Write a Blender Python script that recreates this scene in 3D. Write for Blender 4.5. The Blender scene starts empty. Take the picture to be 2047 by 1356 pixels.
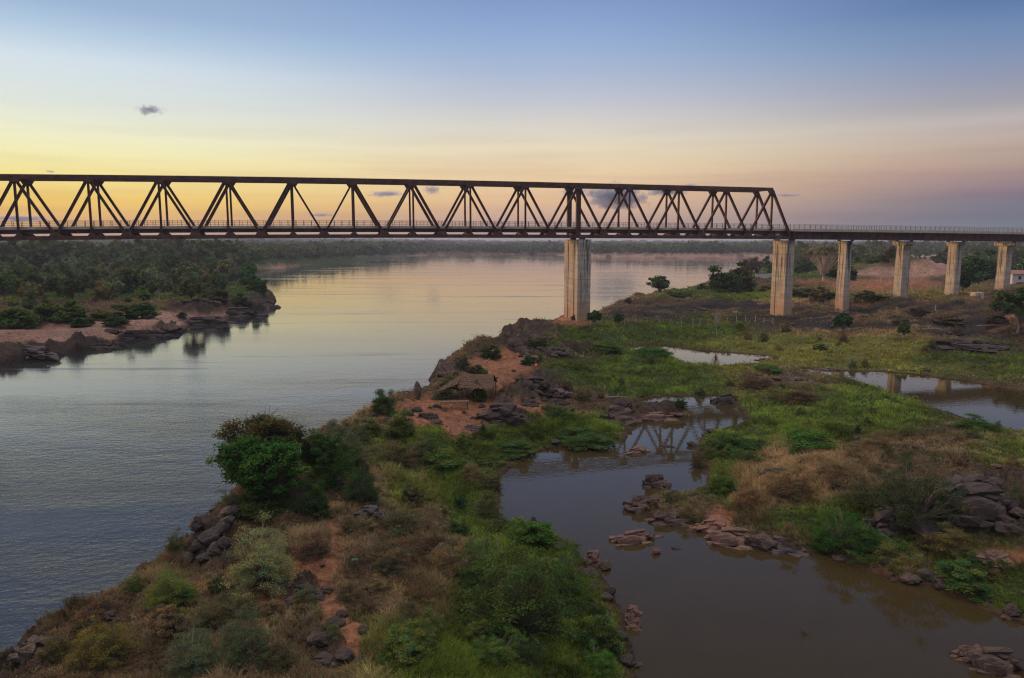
import bpy, bmesh, math, random
import numpy as np
from mathutils import Vector, Matrix
R = math.radians
sc = bpy.context.scene
C = sc.collection

# ------------------------------------------------------------------ camera
CX, CY, F = 1023.5, 678.0, 1452.0
YH, HC = 486.0, 18.0
PT = math.atan((CY - YH) / F)
SP, CP = math.sin(PT), math.cos(PT)
cam_d = bpy.data.cameras.new('camera'); cam = bpy.data.objects.new('camera', cam_d); C.objects.link(cam)
cam.location = (0, 0, HC); cam.rotation_euler = (R(90) - PT, 0, 0)
cam_d.lens = F / 2047 * 36; cam_d.sensor_width = 36; cam_d.clip_start = 0.5; cam_d.clip_end = 20000
sc.camera = cam
sc.view_settings.view_transform = 'Standard'; sc.view_settings.look = 'None'
sc.view_settings.exposure = 0; sc.view_settings.gamma = 1
sc.cycles.max_bounces = 6; sc.cycles.transparent_max_bounces = 12; sc.cycles.diffuse_bounces = 3
sc.cycles.volume_bounces = 0; sc.cycles.use_denoising = True; sc.cycles.denoising_prefilter = 'NONE'; sc.cycles.pixel_filter_type = 'BLACKMAN_HARRIS'; sc.cycles.filter_width = 1.2; sc.cycles.sample_clamp_indirect = 2; sc.cycles.sample_clamp_direct = 3; sc.cycles.caustics_reflective = False; sc.cycles.caustics_refractive = False

def lin(c):
    return tuple((v / 255 / 12.92) if v / 255 <= .04045 else ((v / 255 + .055) / 1.055) ** 2.4 for v in c)

# ------------------------------------------------------------------ world
SUN_AZ = -52.0
world = bpy.data.worlds.new('World'); sc.world = world; world.use_nodes = True
nt = world.node_tree; N = nt.nodes; L = nt.links; N.clear()
def nd(t, **k):
    n = N.new(t)
    for a, b in k.items(): setattr(n, a, b)
    return n
def mth(op, a, b=None, clamp=False):
    n = nd('ShaderNodeMath', operation=op, use_clamp=clamp)
    for i, v in enumerate((a, b)):
        if v is None: continue
        if isinstance(v, (int, float)): n.inputs[i].default_value = v
        else: L.new(v, n.inputs[i])
    return n.outputs[0]
tc = nd('ShaderNodeTexCoord'); sx = nd('ShaderNodeSeparateXYZ'); L.new(tc.outputs['Generated'], sx.inputs[0])
zc = mth('SQRT', mth('MAXIMUM', sx.outputs[2], 0.0))
hl = mth('SQRT', mth('ADD', mth('MULTIPLY', sx.outputs[0], sx.outputs[0]), mth('MULTIPLY', sx.outputs[1], sx.outputs[1])))
dotp = mth('ADD', mth('MULTIPLY', sx.outputs[0], math.sin(R(SUN_AZ))), mth('MULTIPLY', sx.outputs[1], math.cos(R(SUN_AZ))))
cs = mth('DIVIDE', dotp, mth('MAXIMUM', hl, .001))
def ramp(stops):
    r = nd('ShaderNodeValToRGB'); e = r.color_ramp.elements
    while len(e) < len(stops): e.new(.5)
    for k, (p, c) in enumerate(stops):
        e[k].position = p; e[k].color = (*lin(c), 1)
    r.color_ramp.interpolation = 'B_SPLINE' if False else 'LINEAR'
    L.new(zc, r.inputs[0]); return r.outputs[0]
# position = sqrt(sin(elevation))
SKY_L = [(0, (200, 145, 118)), (0.161, (238, 182, 112)), (0.22, (252, 208, 100)), (0.281, (252, 234, 150)), (0.322, (250, 243, 185)), (0.351, (245, 244, 206)), (0.398, (226, 233, 224)), (0.452, (214, 228, 237)), (0.488, (178, 203, 226)), (0.511, (160, 184, 215)), (0.72, (88, 114, 158)), (1, (62, 86, 132))]
SKY_C = [(0, (160, 142, 155)), (0.177, (206, 168, 148)), (0.242, (234, 193, 150)), (0.315, (240, 215, 173)), (0.355, (234, 221, 192)), (0.399, (216, 213, 207)), (0.43, (196, 200, 210)), (0.466, (173, 188, 214)), (0.498, (155, 179, 214)), (0.528, (140, 166, 209)), (0.558, (125, 152, 199)), (0.72, (78, 104, 152)), (1, (60, 84, 130))]
SKY_R = [(0, (92, 98, 120)), (0.161, (100, 108, 126)), (0.22, (120, 115, 131)), (0.266, (158, 133, 136)), (0.295, (179, 152, 142)), (0.331, (191, 171, 157)), (0.37, (190, 180, 179)), (0.391, (166, 164, 172)), (0.424, (146, 153, 177)), (0.455, (126, 146, 181)), (0.482, (109, 137, 177)), (0.511, (88, 118, 166)), (0.72, (66, 90, 136)), (1, (56, 80, 126))]
def mix(f, a, b):
    m = nd('ShaderNodeMixRGB'); L.new(f, m.inputs[0]); L.new(a, m.inputs[1]); L.new(b, m.inputs[2]); return m.outputs[0]
def mr(v, a, b):
    m = nd('ShaderNodeMapRange', interpolation_type='SMOOTHSTEP'); L.new(v, m.inputs[0])
    m.inputs[1].default_value = a; m.inputs[2].default_value = b; return m.outputs[0]
cR, cC, cL = ramp(SKY_R), ramp(SKY_C), ramp(SKY_L)
sky = mix(mr(cs, .02, .60), cR, cC); sky = mix(mr(cs, .60, .98), sky, cL)
# faint streaks of thin high cloud low over the horizon
mp = nd('ShaderNodeMapping'); L.new(tc.outputs['Generated'], mp.inputs[0]); mp.inputs['Scale'].default_value = (2.2, 2.2, 38)
nz = nd('ShaderNodeTexNoise'); L.new(mp.outputs[0], nz.inputs[0]); nz.inputs['Scale'].default_value = 1.6; nz.inputs['Detail'].default_value = 4
stre = mth('MULTIPLY', mr(nz.outputs[0], .42, .75), mth('MULTIPLY', mr(sx.outputs[2], .0, .03), mth('SUBTRACT', 1.0, mr(sx.outputs[2], .07, .2))))
tint = nd('ShaderNodeMixRGB', blend_type='MULTIPLY'); L.new(mth('MULTIPLY', stre, .38), tint.inputs[0]); L.new(sky, tint.inputs[1]); tint.inputs[2].default_value = (.76, .66, .78, 1)
hi = nd('ShaderNodeMixRGB', blend_type='ADD'); L.new(mr(sx.outputs[2], .56, .86), hi.inputs[0]); L.new(tint.outputs[0], hi.inputs[1]); hi.inputs[2].default_value = (1.55, 1.38, 1.22, 1)   # extra brightness added to the overhead sky to light the land
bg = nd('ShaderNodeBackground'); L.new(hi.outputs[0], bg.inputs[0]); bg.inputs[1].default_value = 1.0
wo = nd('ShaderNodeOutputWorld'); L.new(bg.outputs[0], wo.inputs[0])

# ------------------------------------------------------------------ sun (just gone down: weak, warm, very soft)
sd_ = bpy.data.lights.new('sun', 'SUN'); sd_.energy = 2.9; sd_.angle = R(14); sd_.color = (1, .60, .30)
sun = bpy.data.objects.new('sun', sd_); C.objects.link(sun)
_d = Vector((math.sin(R(-66)) * math.cos(R(6)), math.cos(R(-66)) * math.cos(R(6)), math.sin(R(6))))
sun.rotation_euler = (-_d).to_track_quat('-Z', 'Y').to_euler(); sun.location = (-60, 40, 60)

# ------------------------------------------------------------------ projection helpers (photo pixels <-> world)
def px2w(px, py, z=0.0):
    a, b = (px - CX) / F, -(py - CY) / F
    d = np.array([a, CP + b * SP, -SP + b * CP]); t = (z - HC) / d[2]
    return np.array([d[0] * t, d[1] * t])
def w2px(x, y, z):
    up = z - HC; zc_ = y * CP - up * SP; zc_ = np.where(zc_ < 1, 1, zc_); yc = y * SP + up * CP
    return CX + F * x / zc_, CY - F * yc / zc_

# ------------------------------------------------------------------ numpy noise
def _h(ix, iy, s):
    n = (ix.astype(np.int64) * 374761393 + iy.astype(np.int64) * 668265263 + s * 1274126177) & 0xffffffff
    n = ((n ^ (n >> 13)) * 1274126177) & 0xffffffff
    return ((n ^ (n >> 16)) & 0xffffff) / float(0xffffff)
def vn(x, y, s=0):
    ix, iy = np.floor(x), np.floor(y); fx, fy = x - ix, y - iy
    fx = fx * fx * (3 - 2 * fx); fy = fy * fy * (3 - 2 * fy)
    a, b, c, d = _h(ix, iy, s), _h(ix + 1, iy, s), _h(ix, iy + 1, s), _h(ix + 1, iy + 1, s)
    return (a + (b - a) * fx) * (1 - fy) + (c + (d - c) * fx) * fy
def fbm(x, y, s=0, o=4):
    r, a, t = 0, .5, 0
    for k in range(o):
        r = r + a * (vn(x * 2 ** k + 17.3 * k, y * 2 ** k - 9.1 * k, s + k) * 2 - 1); t += a; a *= .55
    return r / t
def sm(x, a=0., b=1.):
    t = np.clip((x - a) / (b - a), 0, 1); return t * t * (3 - 2 * t)

# ------------------------------------------------------------------ shorelines, traced in the photo and laid on the water plane
LB = [(0,735),(60,722),(120,712),(170,700),(200,690),(260,675),(330,662),(400,645),(470,630),(540,612),(553,602),(545,590),(530,575),(515,560),(498,546),(540,541),(575,535),(640,529),(720,522),(780,515),(830,512),(900,510.5),(1000,509.5),(1110,509)]
SB = [(1125,512),(1180,515),(1300,517),(1500,517),(1590,518),(1650,521)]
RB = [(1640,527),(1570,535),(1520,546),(1495,557),(1480,563),(1440,576),(1425,583),(1400,584),(1345,592),(1290,598),(1240,605),(1200,620),(1178,634),(1128,642),(1105,648),(1062,653),(1010,656),(1005,672),(1003,692),(975,712),(935,714),(915,724),(885,737),(870,752),(860,771),(835,784),(825,797),(800,802),(745,814),(735,836),(700,849),(660,861),(630,881),(600,920),(520,960),(465,985),(430,1015),(392,1052),(385,1097),(350,1117),(270,1147),(240,1187),(150,1227),(60,1280),(0,1327)]
river_poly = [(-150, -90), (-118, 55)] + [tuple(px2w(*p)) for p in LB + SB + RB] + [(-24, 14), (-30, -90)]
PA = [(1000,960),(1018,938),(1060,908),(1130,895),(1200,890),(1248,882),(1252,862),(1240,848),(1262,842),(1330,842),(1385,838),(1388,826),(1330,815),(1282,812),(1278,800),(1330,794),(1430,794),(1462,806),(1480,825),(1492,842),(1455,856),(1402,870),(1388,900),(1412,940),(1408,972),(1380,984),(1345,988),(1300,1000),(1262,1005),(1250,1018),(1300,1036),(1345,1050),(1405,1055),(1440,1082),(1475,1098),(1530,1102),(1612,1110),(1640,1104),(1700,1128),(1750,1152),(1830,1172),(1900,1192),(1960,1218),(2047,1250),(2150,1290)]
PA2 = [(1283,1356),(1262,1300),(1248,1240),(1225,1180),(1205,1140),(1172,1142),(1150,1100),(1100,1055),(1060,1040),(1003,1045),(996,1000)]
pondA = [tuple(px2w(*p, .1)) for p in PA] + [(36, 22), (20, 8), (7, 6), (5.5, 18)] + [tuple(px2w(*p, .1)) for p in PA2]
pondB = [tuple(px2w(*p, .1)) for p in [(1240,696),(1300,688),(1350,693),(1400,703),(1480,708),(1545,712),(1552,719),(1500,727),(1440,732),(1385,729),(1340,712),(1290,703)]]
pondC = [tuple(px2w(*p, .1)) for p in [(1590,736),(1680,742),(1760,744),(1850,752),(1950,766),(2047,785),(2250,830),(2300,930),(2150,890),(2047,864),(1960,846),(1880,818),(1800,792),(1750,774),(1685,755),(1640,747)]]
def sdist(x, y, poly):
    P = np.array(poly); Q = np.roll(P, -1, 0); best = np.full(x.shape, 1e18); ins = np.zeros(x.shape, bool)
    for (ax, ay), (bx, by) in zip(P, Q):
        dx, dy = bx - ax, by - ay; l2 = dx * dx + dy * dy + 1e-12
        t = np.clip(((x - ax) * dx + (y - ay) * dy) / l2, 0, 1)
        best = np.minimum(best, (x - ax - t * dx) ** 2 + (y - ay - t * dy) ** 2)
        if ay != by:
            ins ^= ((ay > y) != (by > y)) & (x < (bx - ax) * (y - ay) / (by - ay) + ax)
    d = np.sqrt(best); return np.where(ins, -d, d)

# ------------------------------------------------------------------ land heights (control points: pixel, height)
CTRL = [(200,1340,1.6),(700,1300,2.4),(430,1085,2.3),(1000,1200,1.3),(900,950,1.2),(650,960,1.9),(780,850,1.6),(1000,735,1.8),(1040,680,3.0),(1100,800,1.2),(1300,745,.3),(1400,655,.9),(1154,642,2.0),(1570,632,1.6),(1690,623,2.3),(1806,606,3.9),(1908,592,5.2),(2012,583,6.0),
        (1450,590,3.2),(1650,565,5),(1780,550,6),(1600,850,.9),(1700,950,2.2),(1900,1000,2.8),(2030,1000,3.0),(1600,1035,1.6),(1900,1140,1.0),(2000,735,.6),(1900,670,2.2),(2040,620,5.0),(1320,600,2.4),(1250,640,1.6),(100,700,1.0),(300,645,1.8),(500,605,2.6),(100,610,3.2),(300,520,5),(600,512,4),(1500,702,.35),(1700,715,.45),(1350,1010,.5),(1980,590,6.2),(1550,555,4.6)]
_cp = []
for a, b, z in CTRL:
    w = px2w(a, b, z); _cp.append((math.atan2(w[0], w[1]), math.log(math.hypot(*w)), z))
_cp += [(-.8, math.log(900), 4), (0, math.log(1300), 3), (.6, math.log(700), 4), (.5, math.log(1500), 4), (-.5, math.log(2500), 8), (0, math.log(15), 2), (2.5, math.log(60), 2), (-2.5, math.log(60), 2)]
def base_h(az, lr):
    num = 0; den = 0
    for a, l, z in _cp:
        w = 1 / (((az - a) ** 2 + ((lr - l) * .8) ** 2) + 4e-4) ** 2
        num = num + w * z; den = den + w
    return num / den
MOUND = px2w(1845, 556, 6); MOUND2 = px2w(1690, 549, 5.5)
def height(x, y):
    r = np.hypot(x, y); az = np.arctan2(x, y); lr = np.log(np.maximum(r, 1))
    k = np.clip(r / 90, .5, 12)
    wx = x + fbm(x / 3.1 / k, y / 3.1 / k, 5) * 1.1 * k * .8; wy = y + fbm(x / 3.1 / k + 50, y / 3.1 / k, 6) * 1.1 * k * .8
    jag = np.where(r < 150, 1.0, 0.3)
    dr = sdist(wx + jag * fbm(x / 1.3, y / 1.3, 7, 3) * .9, wy + jag * fbm(x / 1.3 + 30, y / 1.3, 8, 3) * .9, river_poly)
    sx_, sy_ = x + (wx - x) * np.clip(60 / np.maximum(r, 1), .25, 1), y + (wy - y) * np.clip(60 / np.maximum(r, 1), .25, 1)
    dp = np.minimum(np.minimum(sdist(sx_, sy_, pondA), sdist(sx_, sy_, pondB)), sdist(sx_, sy_, pondC))
    zl = base_h(az, lr)
    wr = 2.2 + .02 * r; wp = 9 + .01 * r
    g = np.minimum(sm(dr / wr), sm(dp / wp) * .9 + .1 * sm(dp / 1.2))
    hum = fbm(x / 7, y / 7, 11, 4) * .95 * (1 + r / 400) + fbm(x / 1.6, y / 1.6, 12, 3) * .12 + fbm(x / 30, y / 30, 13, 3) * .7
    h = .12 + zl * g + hum * np.minimum(sm(dr / 4), .15 * sm(dp / 2) + .85 * sm(dp / 13)) * np.clip(zl / 2, .35, 1.4)
    h = np.maximum(h, .17 + .1 * fbm(x / 2, y / 2, 14, 2) + .1 * sm(np.minimum(dr, dp) / 1.0) )
    h = h + 6.5 * np.exp(-((x - MOUND[0]) / 24) ** 2 - ((y - MOUND[1] - 16) / 16) ** 2) * (1 + .25 * fbm(x / 9, y / 9, 15, 3))
    h = h + 3 * np.exp(-((x - MOUND2[0] - 20) / 16) ** 2 - ((y - MOUND2[1] - 20) / 14) ** 2)
    hill = (8 + 14 * sm(-az, -.12, .4)) * sm(r, 1500, 4200) * (1.0 + .8 * fbm(x / 700, y / 700, 20, 3)) * (dr > 0)
    h = h + np.maximum(hill, 0)
    d = np.minimum(dr, dp)
    return np.where(d > 0, h, -np.minimum(1.6, .12 - d * .55)), dr, dp

# ------------------------------------------------------------------ zones: 0 dry scrub,1 lush green,2 yellow green,3 red clay,4 dark rock,5 sand,6 straw,7 burnt
ZC = np.array([(.072,.045,.024),(.034,.048,.011),(.105,.105,.026),(.24,.105,.056),(.052,.036,.028),(.30,.175,.128),(.19,.120,.050),(.024,.020,.019)])
Z = [(900,930,110,70,1,1),(1000,885,150,42,1,1),(1130,865,120,35,1,1.0),(830,980,40,40,2,.6),(1060,1180,170,130,1,1.2),(950,1300,190,90,1,1),(1180,1290,110,110,1,1),(960,1000,60,50,1,.8),
 (1230,740,120,50,1,1),(1330,718,140,26,1,1),(1300,765,170,30,1,1),(1470,745,80,25,2,1),(1300,672,190,24,1,.9),(1420,655,150,18,1,1.1),(1480,692,170,18,2,1),(1700,690,220,22,2,.9),(1900,718,230,28,1,.8),(1650,722,170,16,2,1),(1780,735,200,14,2,.8),
 (1650,830,140,52,1,1.1),(1800,835,150,34,1,1),(1500,875,110,34,1,1.1),(1450,935,65,55,1,1),(1600,790,90,28,1,.8),(2000,890,90,35,1,1),(1720,1040,125,48,1,1.1),(1850,1090,130,45,2,.9),(1950,1140,100,40,1,.9),(1400,1000,50,22,1,.8),(2020,1190,60,34,1,.8),(1800,1120,90,25,0,.8),
 (1400,588,110,12,1,1),(1500,580,90,10,2,1),(1480,597,130,5,1,1.1),(1650,585,110,14,2,.6),(1800,590,120,10,2,.6),(1560,567,80,10,0,1),(1640,590,60,14,6,.6),(1330,605,90,14,0,1),
 (1620,930,180,50,6,1),(1540,975,90,50,6,1.1),(1900,880,150,55,0,1),(1800,950,130,40,0,1),(1560,765,100,32,0,1.2),(1610,775,60,20,6,.9),(1390,1010,50,22,0,1),(780,1080,130,80,0,1.1),(850,1150,60,90,6,.9),(300,1250,170,80,0,1),(500,1320,120,60,0,1),(620,1040,130,50,0,1),(780,1290,60,90,6,.5),(1950,790,120,14,1,.6),(1200,820,90,22,0,1),(1150,800,40,20,0,1),(800,940,70,25,6,.6),(1180,720,70,14,0,.8),
 (1000,735,48,26,3,1.7),(1015,715,50,12,3,1),(900,828,75,30,3,1.5),(690,1070,30,16,3,1.4),(692,1110,13,40,3,2),(660,1165,26,34,3,1.4),(705,1290,22,50,3,1.1),(610,1130,40,10,3,1),(640,1150,60,12,3,1),(560,1205,45,16,3,1.1),(1070,808,40,10,3,1.1),(680,1250,22,36,3,.9),(690,1330,36,26,3,.9),(400,1185,30,12,3,.8),(1430,1030,30,22,3,1),(1138,645,26,9,3,1.6),(700,960,24,12,3,.7),(1990,1095,60,14,3,.9),(1740,1150,90,6,3,.8),(1700,1120,60,8,3,.9),
 (1770,568,140,9,3,1.3),(1950,572,80,8,2,1),(1620,562,50,6,3,1),(1760,585,100,6,3,.7),(1835,538,85,14,5,2),(1730,546,45,5,5,1.2),(1640,548,90,16,1,1.6),(1700,522,120,8,1,1.6),(1720,530,90,10,1,1),(1960,560,90,22,0,1.2),(60,665,160,15,5,1.7),(200,672,80,8,5,1.2),(330,645,120,10,5,1.5),(440,634,60,5,5,1),(260,658,110,12,5,1.2),(600,535,70,4,5,1.6),(1500,513,520,2.4,5,3),(1350,514,260,2.4,5,2),(1700,528,60,5,5,1),
 (1100,770,50,16,4,1.3),(1060,755,45,18,4,1.2),(1000,826,75,22,4,1.2),(1110,795,50,12,4,1),(590,1190,60,18,4,1),(740,1022,40,14,4,1.3),(625,1285,40,40,4,.6),(1980,985,90,55,4,1.2),(1790,1015,60,35,4,1),(60,712,150,15,4,2.4),(165,698,60,9,4,2.2),(250,682,110,8,4,2),(340,664,110,8,4,2.2),(440,643,90,9,4,2.2),(510,612,50,14,4,1.4),(540,598,22,16,4,1.4),(400,616,50,8,4,.8),(60,1300,90,40,4,.8),(200,1215,60,12,4,.7),(1070,668,60,18,4,1),(1130,700,60,8,4,1),(420,1060,40,50,4,1),(1240,812,60,16,4,.9),(1320,825,70,8,4,.8),
 (1340,612,110,12,7,1.4),(1290,630,120,10,7,1),(1450,620,130,12,7,1.4),(1600,645,140,14,7,1.2),(1760,640,180,20,7,1.3),(1950,640,140,24,7,1.2),(1930,682,130,22,7,1.2),(1700,655,100,8,7,1),(1850,610,120,10,7,1),(1420,642,120,5,7,1.1),(1560,660,60,10,0,.8),(1700,668,200,6,6,.9),(1860,655,120,6,6,.8)]
def zones(x, y, z):
    px, py = w2px(x, y, z); r = np.hypot(x, y)
    k = np.clip(r / 60, .5, 6); n1 = fbm(x / 2.4 / k, y / 2.4 / k, 31, 4); n2 = fbm(x / 2.4 / k, y / 2.4 / k + 90, 32, 4)
    sc_ = np.clip(60 / np.maximum(r, 10), .12, 2)
    px = px + n1 * 55 * np.clip(sc_, .5, 1.5); py = py + n2 * 38 * np.where(r > 250, sc_ * .45, sc_)
    W = np.zeros((8,) + x.shape); W[0] += .10 + .05 * n1; W[2] += .05 * (n2 > .2)
    front = y > 2
    for cx, cy, rx, ry, zi, s in Z:
        q = ((px - cx) / rx) ** 2 + ((py - cy) / ry) ** 2
        m = q < 6
        W[zi] += np.where(m & front, s * np.exp(-np.where(m, q, 9) * 1.1), 0)
    pn = fbm(x / 5 / k ** .5, y / 5 / k ** .5, 40, 4)
    pe = fbm(x / 16, y / 4, 43, 5); W[7] *= np.clip(.55 + 2.6 * pe, .0, 2)
    bn = W[7] > .02; W[0] += np.where(bn, .45 * sm(fbm(x / 9, y / 3, 44, 4), -.05, .3), 0); W[6] += np.where(bn, .6 * sm(fbm(x / 12, y / 2.5, 45, 4), .1, .4), 0); W[3] += np.where(bn, .3 * sm(fbm(x / 10, y / 3, 46, 4), .15, .4), 0)
    W[4] *= np.clip(.9 + 1.4 * fbm(x / 2, y / 2, 41, 4), .1, 2)
    W[1] *= 1 + .5 * pn; W[2] *= 1 - .4 * pn; W[6] *= 1 + .6 * fbm(x / 3, y / 3, 42, 3)
    far = (r > 1200) | ((px < 820) & (py < 600) & (r > 200)); W[1] += np.where(far, .4, 0)
    W = W ** 2.6; return W / W.sum(0)

# ------------------------------------------------------------------ terrain sheet
def mesh_np(name, v, faces, mat=None, col=None, smooth=False):
    me = bpy.data.meshes.new(name); v = np.asarray(v, np.float32); faces = np.asarray(faces, np.int32)
    nv, (nf, k) = len(v), faces.shape
    me.vertices.add(nv); me.vertices.foreach_set('co', v.ravel())
    me.loops.add(nf * k); me.loops.foreach_set('vertex_index', faces.ravel())
    me.polygons.add(nf); me.polygons.foreach_set('loop_start', np.arange(0, nf * k, k, dtype=np.int32))
    if smooth: me.polygons.foreach_set('use_smooth', np.ones(nf, bool))
    if col is not None:
        a = me.color_attributes.new('col', 'FLOAT_COLOR', 'POINT')
        c4 = np.ones((nv, 4), np.float32); c4[:, :3] = col; a.data.foreach_set('color', c4.ravel())
    me.update(calc_edges=True)
    if mat: me.materials.append(mat)
    return me
def link(name, me, parent=None):
    o = bpy.data.objects.new(name, me); C.objects.link(o)
    if parent: o.parent = parent
    return o
def tag(o, label=None, cat=None, group=None, kind=None):
    for k, v in (('label', label), ('category', cat), ('group', group), ('kind', kind)):
        if v: o[k] = v
    return o
def empty(name, loc, rz=0, **k):
    o = bpy.data.objects.new(name, None); C.objects.link(o); o.location = loc; o.rotation_euler = (0, 0, rz); return tag(o, **k)

def material(name, build):
    m = bpy.data.materials.new(name); m.use_nodes = True; t = m.node_tree; t.nodes.clear()
    out = t.nodes.new('ShaderNodeOutputMaterial'); build(t, out); return m
class G:                                                # tiny node-graph helper
    def __init__(s, t): s.t = t
    def n(s, ty, ins=None, **k):
        x = s.t.nodes.new(ty)
        for a, b in k.items(): setattr(x, a, b)
        for i, v in (ins or {}).items():
            if isinstance(v, bpy.types.NodeSocket): s.t.links.new(v, x.inputs[i])
            else: x.inputs[i].default_value = v
        return x
    def m(s, op, a, b=0.0, c=False): return s.n('ShaderNodeMath', {0: a, 1: b}, operation=op, use_clamp=c).outputs[0]
    def noise(s, vec, scale, det=4, rough=.55): return s.n('ShaderNodeTexNoise', {'Vector': vec, 'Scale': scale, 'Detail': det, 'Roughness': rough}).outputs[0]
    def mix(s, f, a, b, bt='MIX'): return s.n('ShaderNodeMixRGB', {0: f, 1: a, 2: b}, blend_type=bt).outputs[0]
    def mr(s, v, a, b, c=0., d=1.): return s.n('ShaderNodeMapRange', {0: v, 1: a, 2: b, 3: c, 4: d}).outputs[0]
    def map(s, v, sc_): return s.n('ShaderNodeMapping', {0: v, 'Scale': sc_}).outputs[0]
def m_ground(t, out):
    g = G(t); co = g.n('ShaderNodeTexCoord').outputs['Object']
    a = g.n('ShaderNodeAttribute', attribute_name='col').outputs['Color']
    n1 = g.noise(co, 1.7, 8, .65); n2 = g.noise(co, .21, 5, .6); n3 = g.noise(g.map(co, (1, 1, 3)), 9, 4, .7)
    f = g.m('MULTIPLY', g.mr(n1, .28, .72, .35, 1.65), g.m('MULTIPLY', g.mr(n2, .3, .7, .75, 1.25), g.mr(n3, .3, .7, .7, 1.3)))
    c = g.mix(1.0, a, g.n('ShaderNodeCombineColor', {0: f, 1: f, 2: f}).outputs[0], 'MULTIPLY')
    b = g.n('ShaderNodeBump', {'Strength': .8, 'Distance': .3, 'Height': g.m('ADD', n1, g.m('MULTIPLY', n3, .5))}).outputs[0]
    p = g.n('ShaderNodeBsdfPrincipled', {'Base Color': c, 'Roughness': .95, 'Normal': b, 'Specular IOR Level': .15})
    t.links.new(p.outputs[0], out.inputs[0])
M_ground = material('ground', m_ground)

az_f = np.radians(np.arange(-46, 46.01, .125)); az_c = np.radians(np.arange(50, 310, 4.))
AZ = np.concatenate([az_f, az_c]); LR = np.concatenate([np.log([.8, 4, 8, 11.5]), np.arange(math.log(14), math.log(420), .0052), np.arange(math.log(420) + .01, math.log(9000), .016)])
ga, gr = np.meshgrid(AZ, np.exp(LR)); gx, gy = gr * np.sin(ga), gr * np.cos(ga)
gz, gdr, gdp = height(gx, gy)
gw = zones(gx, gy, gz)
_m = (1 - sm(gdr, .7, 2.6)) * (gr < 135) * np.clip(.5 + 2.2 * fbm(gx / 4, gy / 4, 64, 3), 0, 1)      # bare rock lip along the near river edge
_m = np.where((gw[5] > .3) | (gdr < -1), 0, _m)
gw = gw * (1 - _m); gw[4] += _m
gcol = np.einsum('kij,kc->ijc', gw, ZC)
_mud = (1 - sm(gdp, .3, 1.6)) * .8; gcol = gcol * (1 - _mud[..., None]) + np.array([.105, .060, .036]) * _mud[..., None]
_k = np.clip(gr / 70, .6, 2.6); _rg = 1 - np.abs(fbm(gx / 1.7 / _k + .3 * gy / _k, gy / .9 / _k, 61, 5)) * 2.2; _on = sm(np.minimum(gdr, gdp), -.3, .8) * (gr < 420)
gz = gz + gw[4] * _on * (_rg * .85 * _k ** .6 + fbm(gx / 5, gy / 5, 62, 3) * .8 * _k ** .5)          # broken rock
gz = gz + (gw[7] + .4 * gw[0] + .3 * gw[6]) * _on * (fbm(gx / 1.2 / _k, gy / .8 / _k, 63, 4) * .28)
gz = np.where((np.minimum(gdr, gdp) > 0), np.maximum(gz, .14), gz)
wet = (1 - sm(np.minimum(gdr, gdp), .1, 1.0)) * .45                     # wet mud line along the water
gcol = gcol * (1 - wet[..., None])
nr, na = gx.shape; idx = np.arange(nr * na).reshape(nr, na)
i2 = np.roll(idx, -1, 1)
quads = np.stack([idx[:-1], i2[:-1], i2[1:], idx[1:]], -1).reshape(-1, 4)[:, ::-1]
ter = link('terrain', mesh_np('terrain', np.stack([gx, gy, gz], -1).reshape(-1, 3), quads, M_ground, gcol.reshape(-1, 3), True))
tag(ter, kind='structure')
def grid_at(x, y, arrs):
    az = np.arctan2(x, y); az = np.where(az < AZ[0], az + 2 * math.pi, az)
    i = np.interp(np.log(np.maximum(np.hypot(x, y), .9)), LR, np.arange(nr)); j = np.interp(az, AZ, np.arange(na))
    i0 = np.clip(i.astype(int), 0, nr - 2); j0 = np.clip(j.astype(int), 0, na - 2); fi, fj = i - i0, j - j0
    return [a[i0, j0] * (1 - fi) * (1 - fj) + a[i0, j0 + 1] * (1 - fi) * fj + a[i0 + 1, j0] * fi * (1 - fj) + a[i0 + 1, j0 + 1] * fi * fj for a in arrs]
def gh(x, y): return float(grid_at(np.array([x]), np.array([y]), [gz])[0][0])
def foot(px, py):                                        # where the sight line through a pixel meets the ground
    z = 1.0
    for _ in range(12):
        w = px2w(px, py, z); z = .5 * z + .5 * max(gh(*w), .05)
    return w[0], w[1], max(gh(*w), .05)
def mpp(x, y, z=1.): return (y * CP - (z - HC) * SP) / F  # metres per photo pixel there

# ------------------------------------------------------------------ water
def m_river(t, out):
    g = G(t); co = g.n('ShaderNodeTexCoord').outputs['Object']
    w1 = g.noise(g.map(co, (.8, 1.15, 1)), 1.7, 4, .65); w2 = g.noise(g.map(co, (.5, 1, 1)), .36, 4, .55); cur = g.noise(g.map(co, (.012, .05, 1)), 1, 5, .6)
    dist = g.n('ShaderNodeVectorMath', {0: co}, operation='LENGTH').outputs['Value']
    calm = g.m('MULTIPLY', g.mr(cur, .40, .62, .35, 1.0), g.mr(dist, 30, 120, 1.0, .06))
    b = g.n('ShaderNodeBump', {'Strength': g.m('MULTIPLY', calm, .62), 'Distance': .22, 'Height': g.m('ADD', w1, g.m('MULTIPLY', w2, 1.6))}).outputs[0]
    ln_ = g.noise(g.n('ShaderNodeMapping', {0: co, 'Rotation': (0, 0, R(-14)), 'Scale': (.010, .11, 1)}).outputs[0], 1.0, 5, .7)
    p = g.n('ShaderNodeBsdfPrincipled', {'Base Color': (.024, .026, .026, 1), 'Roughness': g.m('ADD', g.mr(cur, .35, .65, .04, .10), g.mr(ln_, .56, .64, 0, .16)), 'IOR': 1.6, 'Normal': b})
    t.links.new(p.outputs[0], out.inputs[0])
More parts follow.
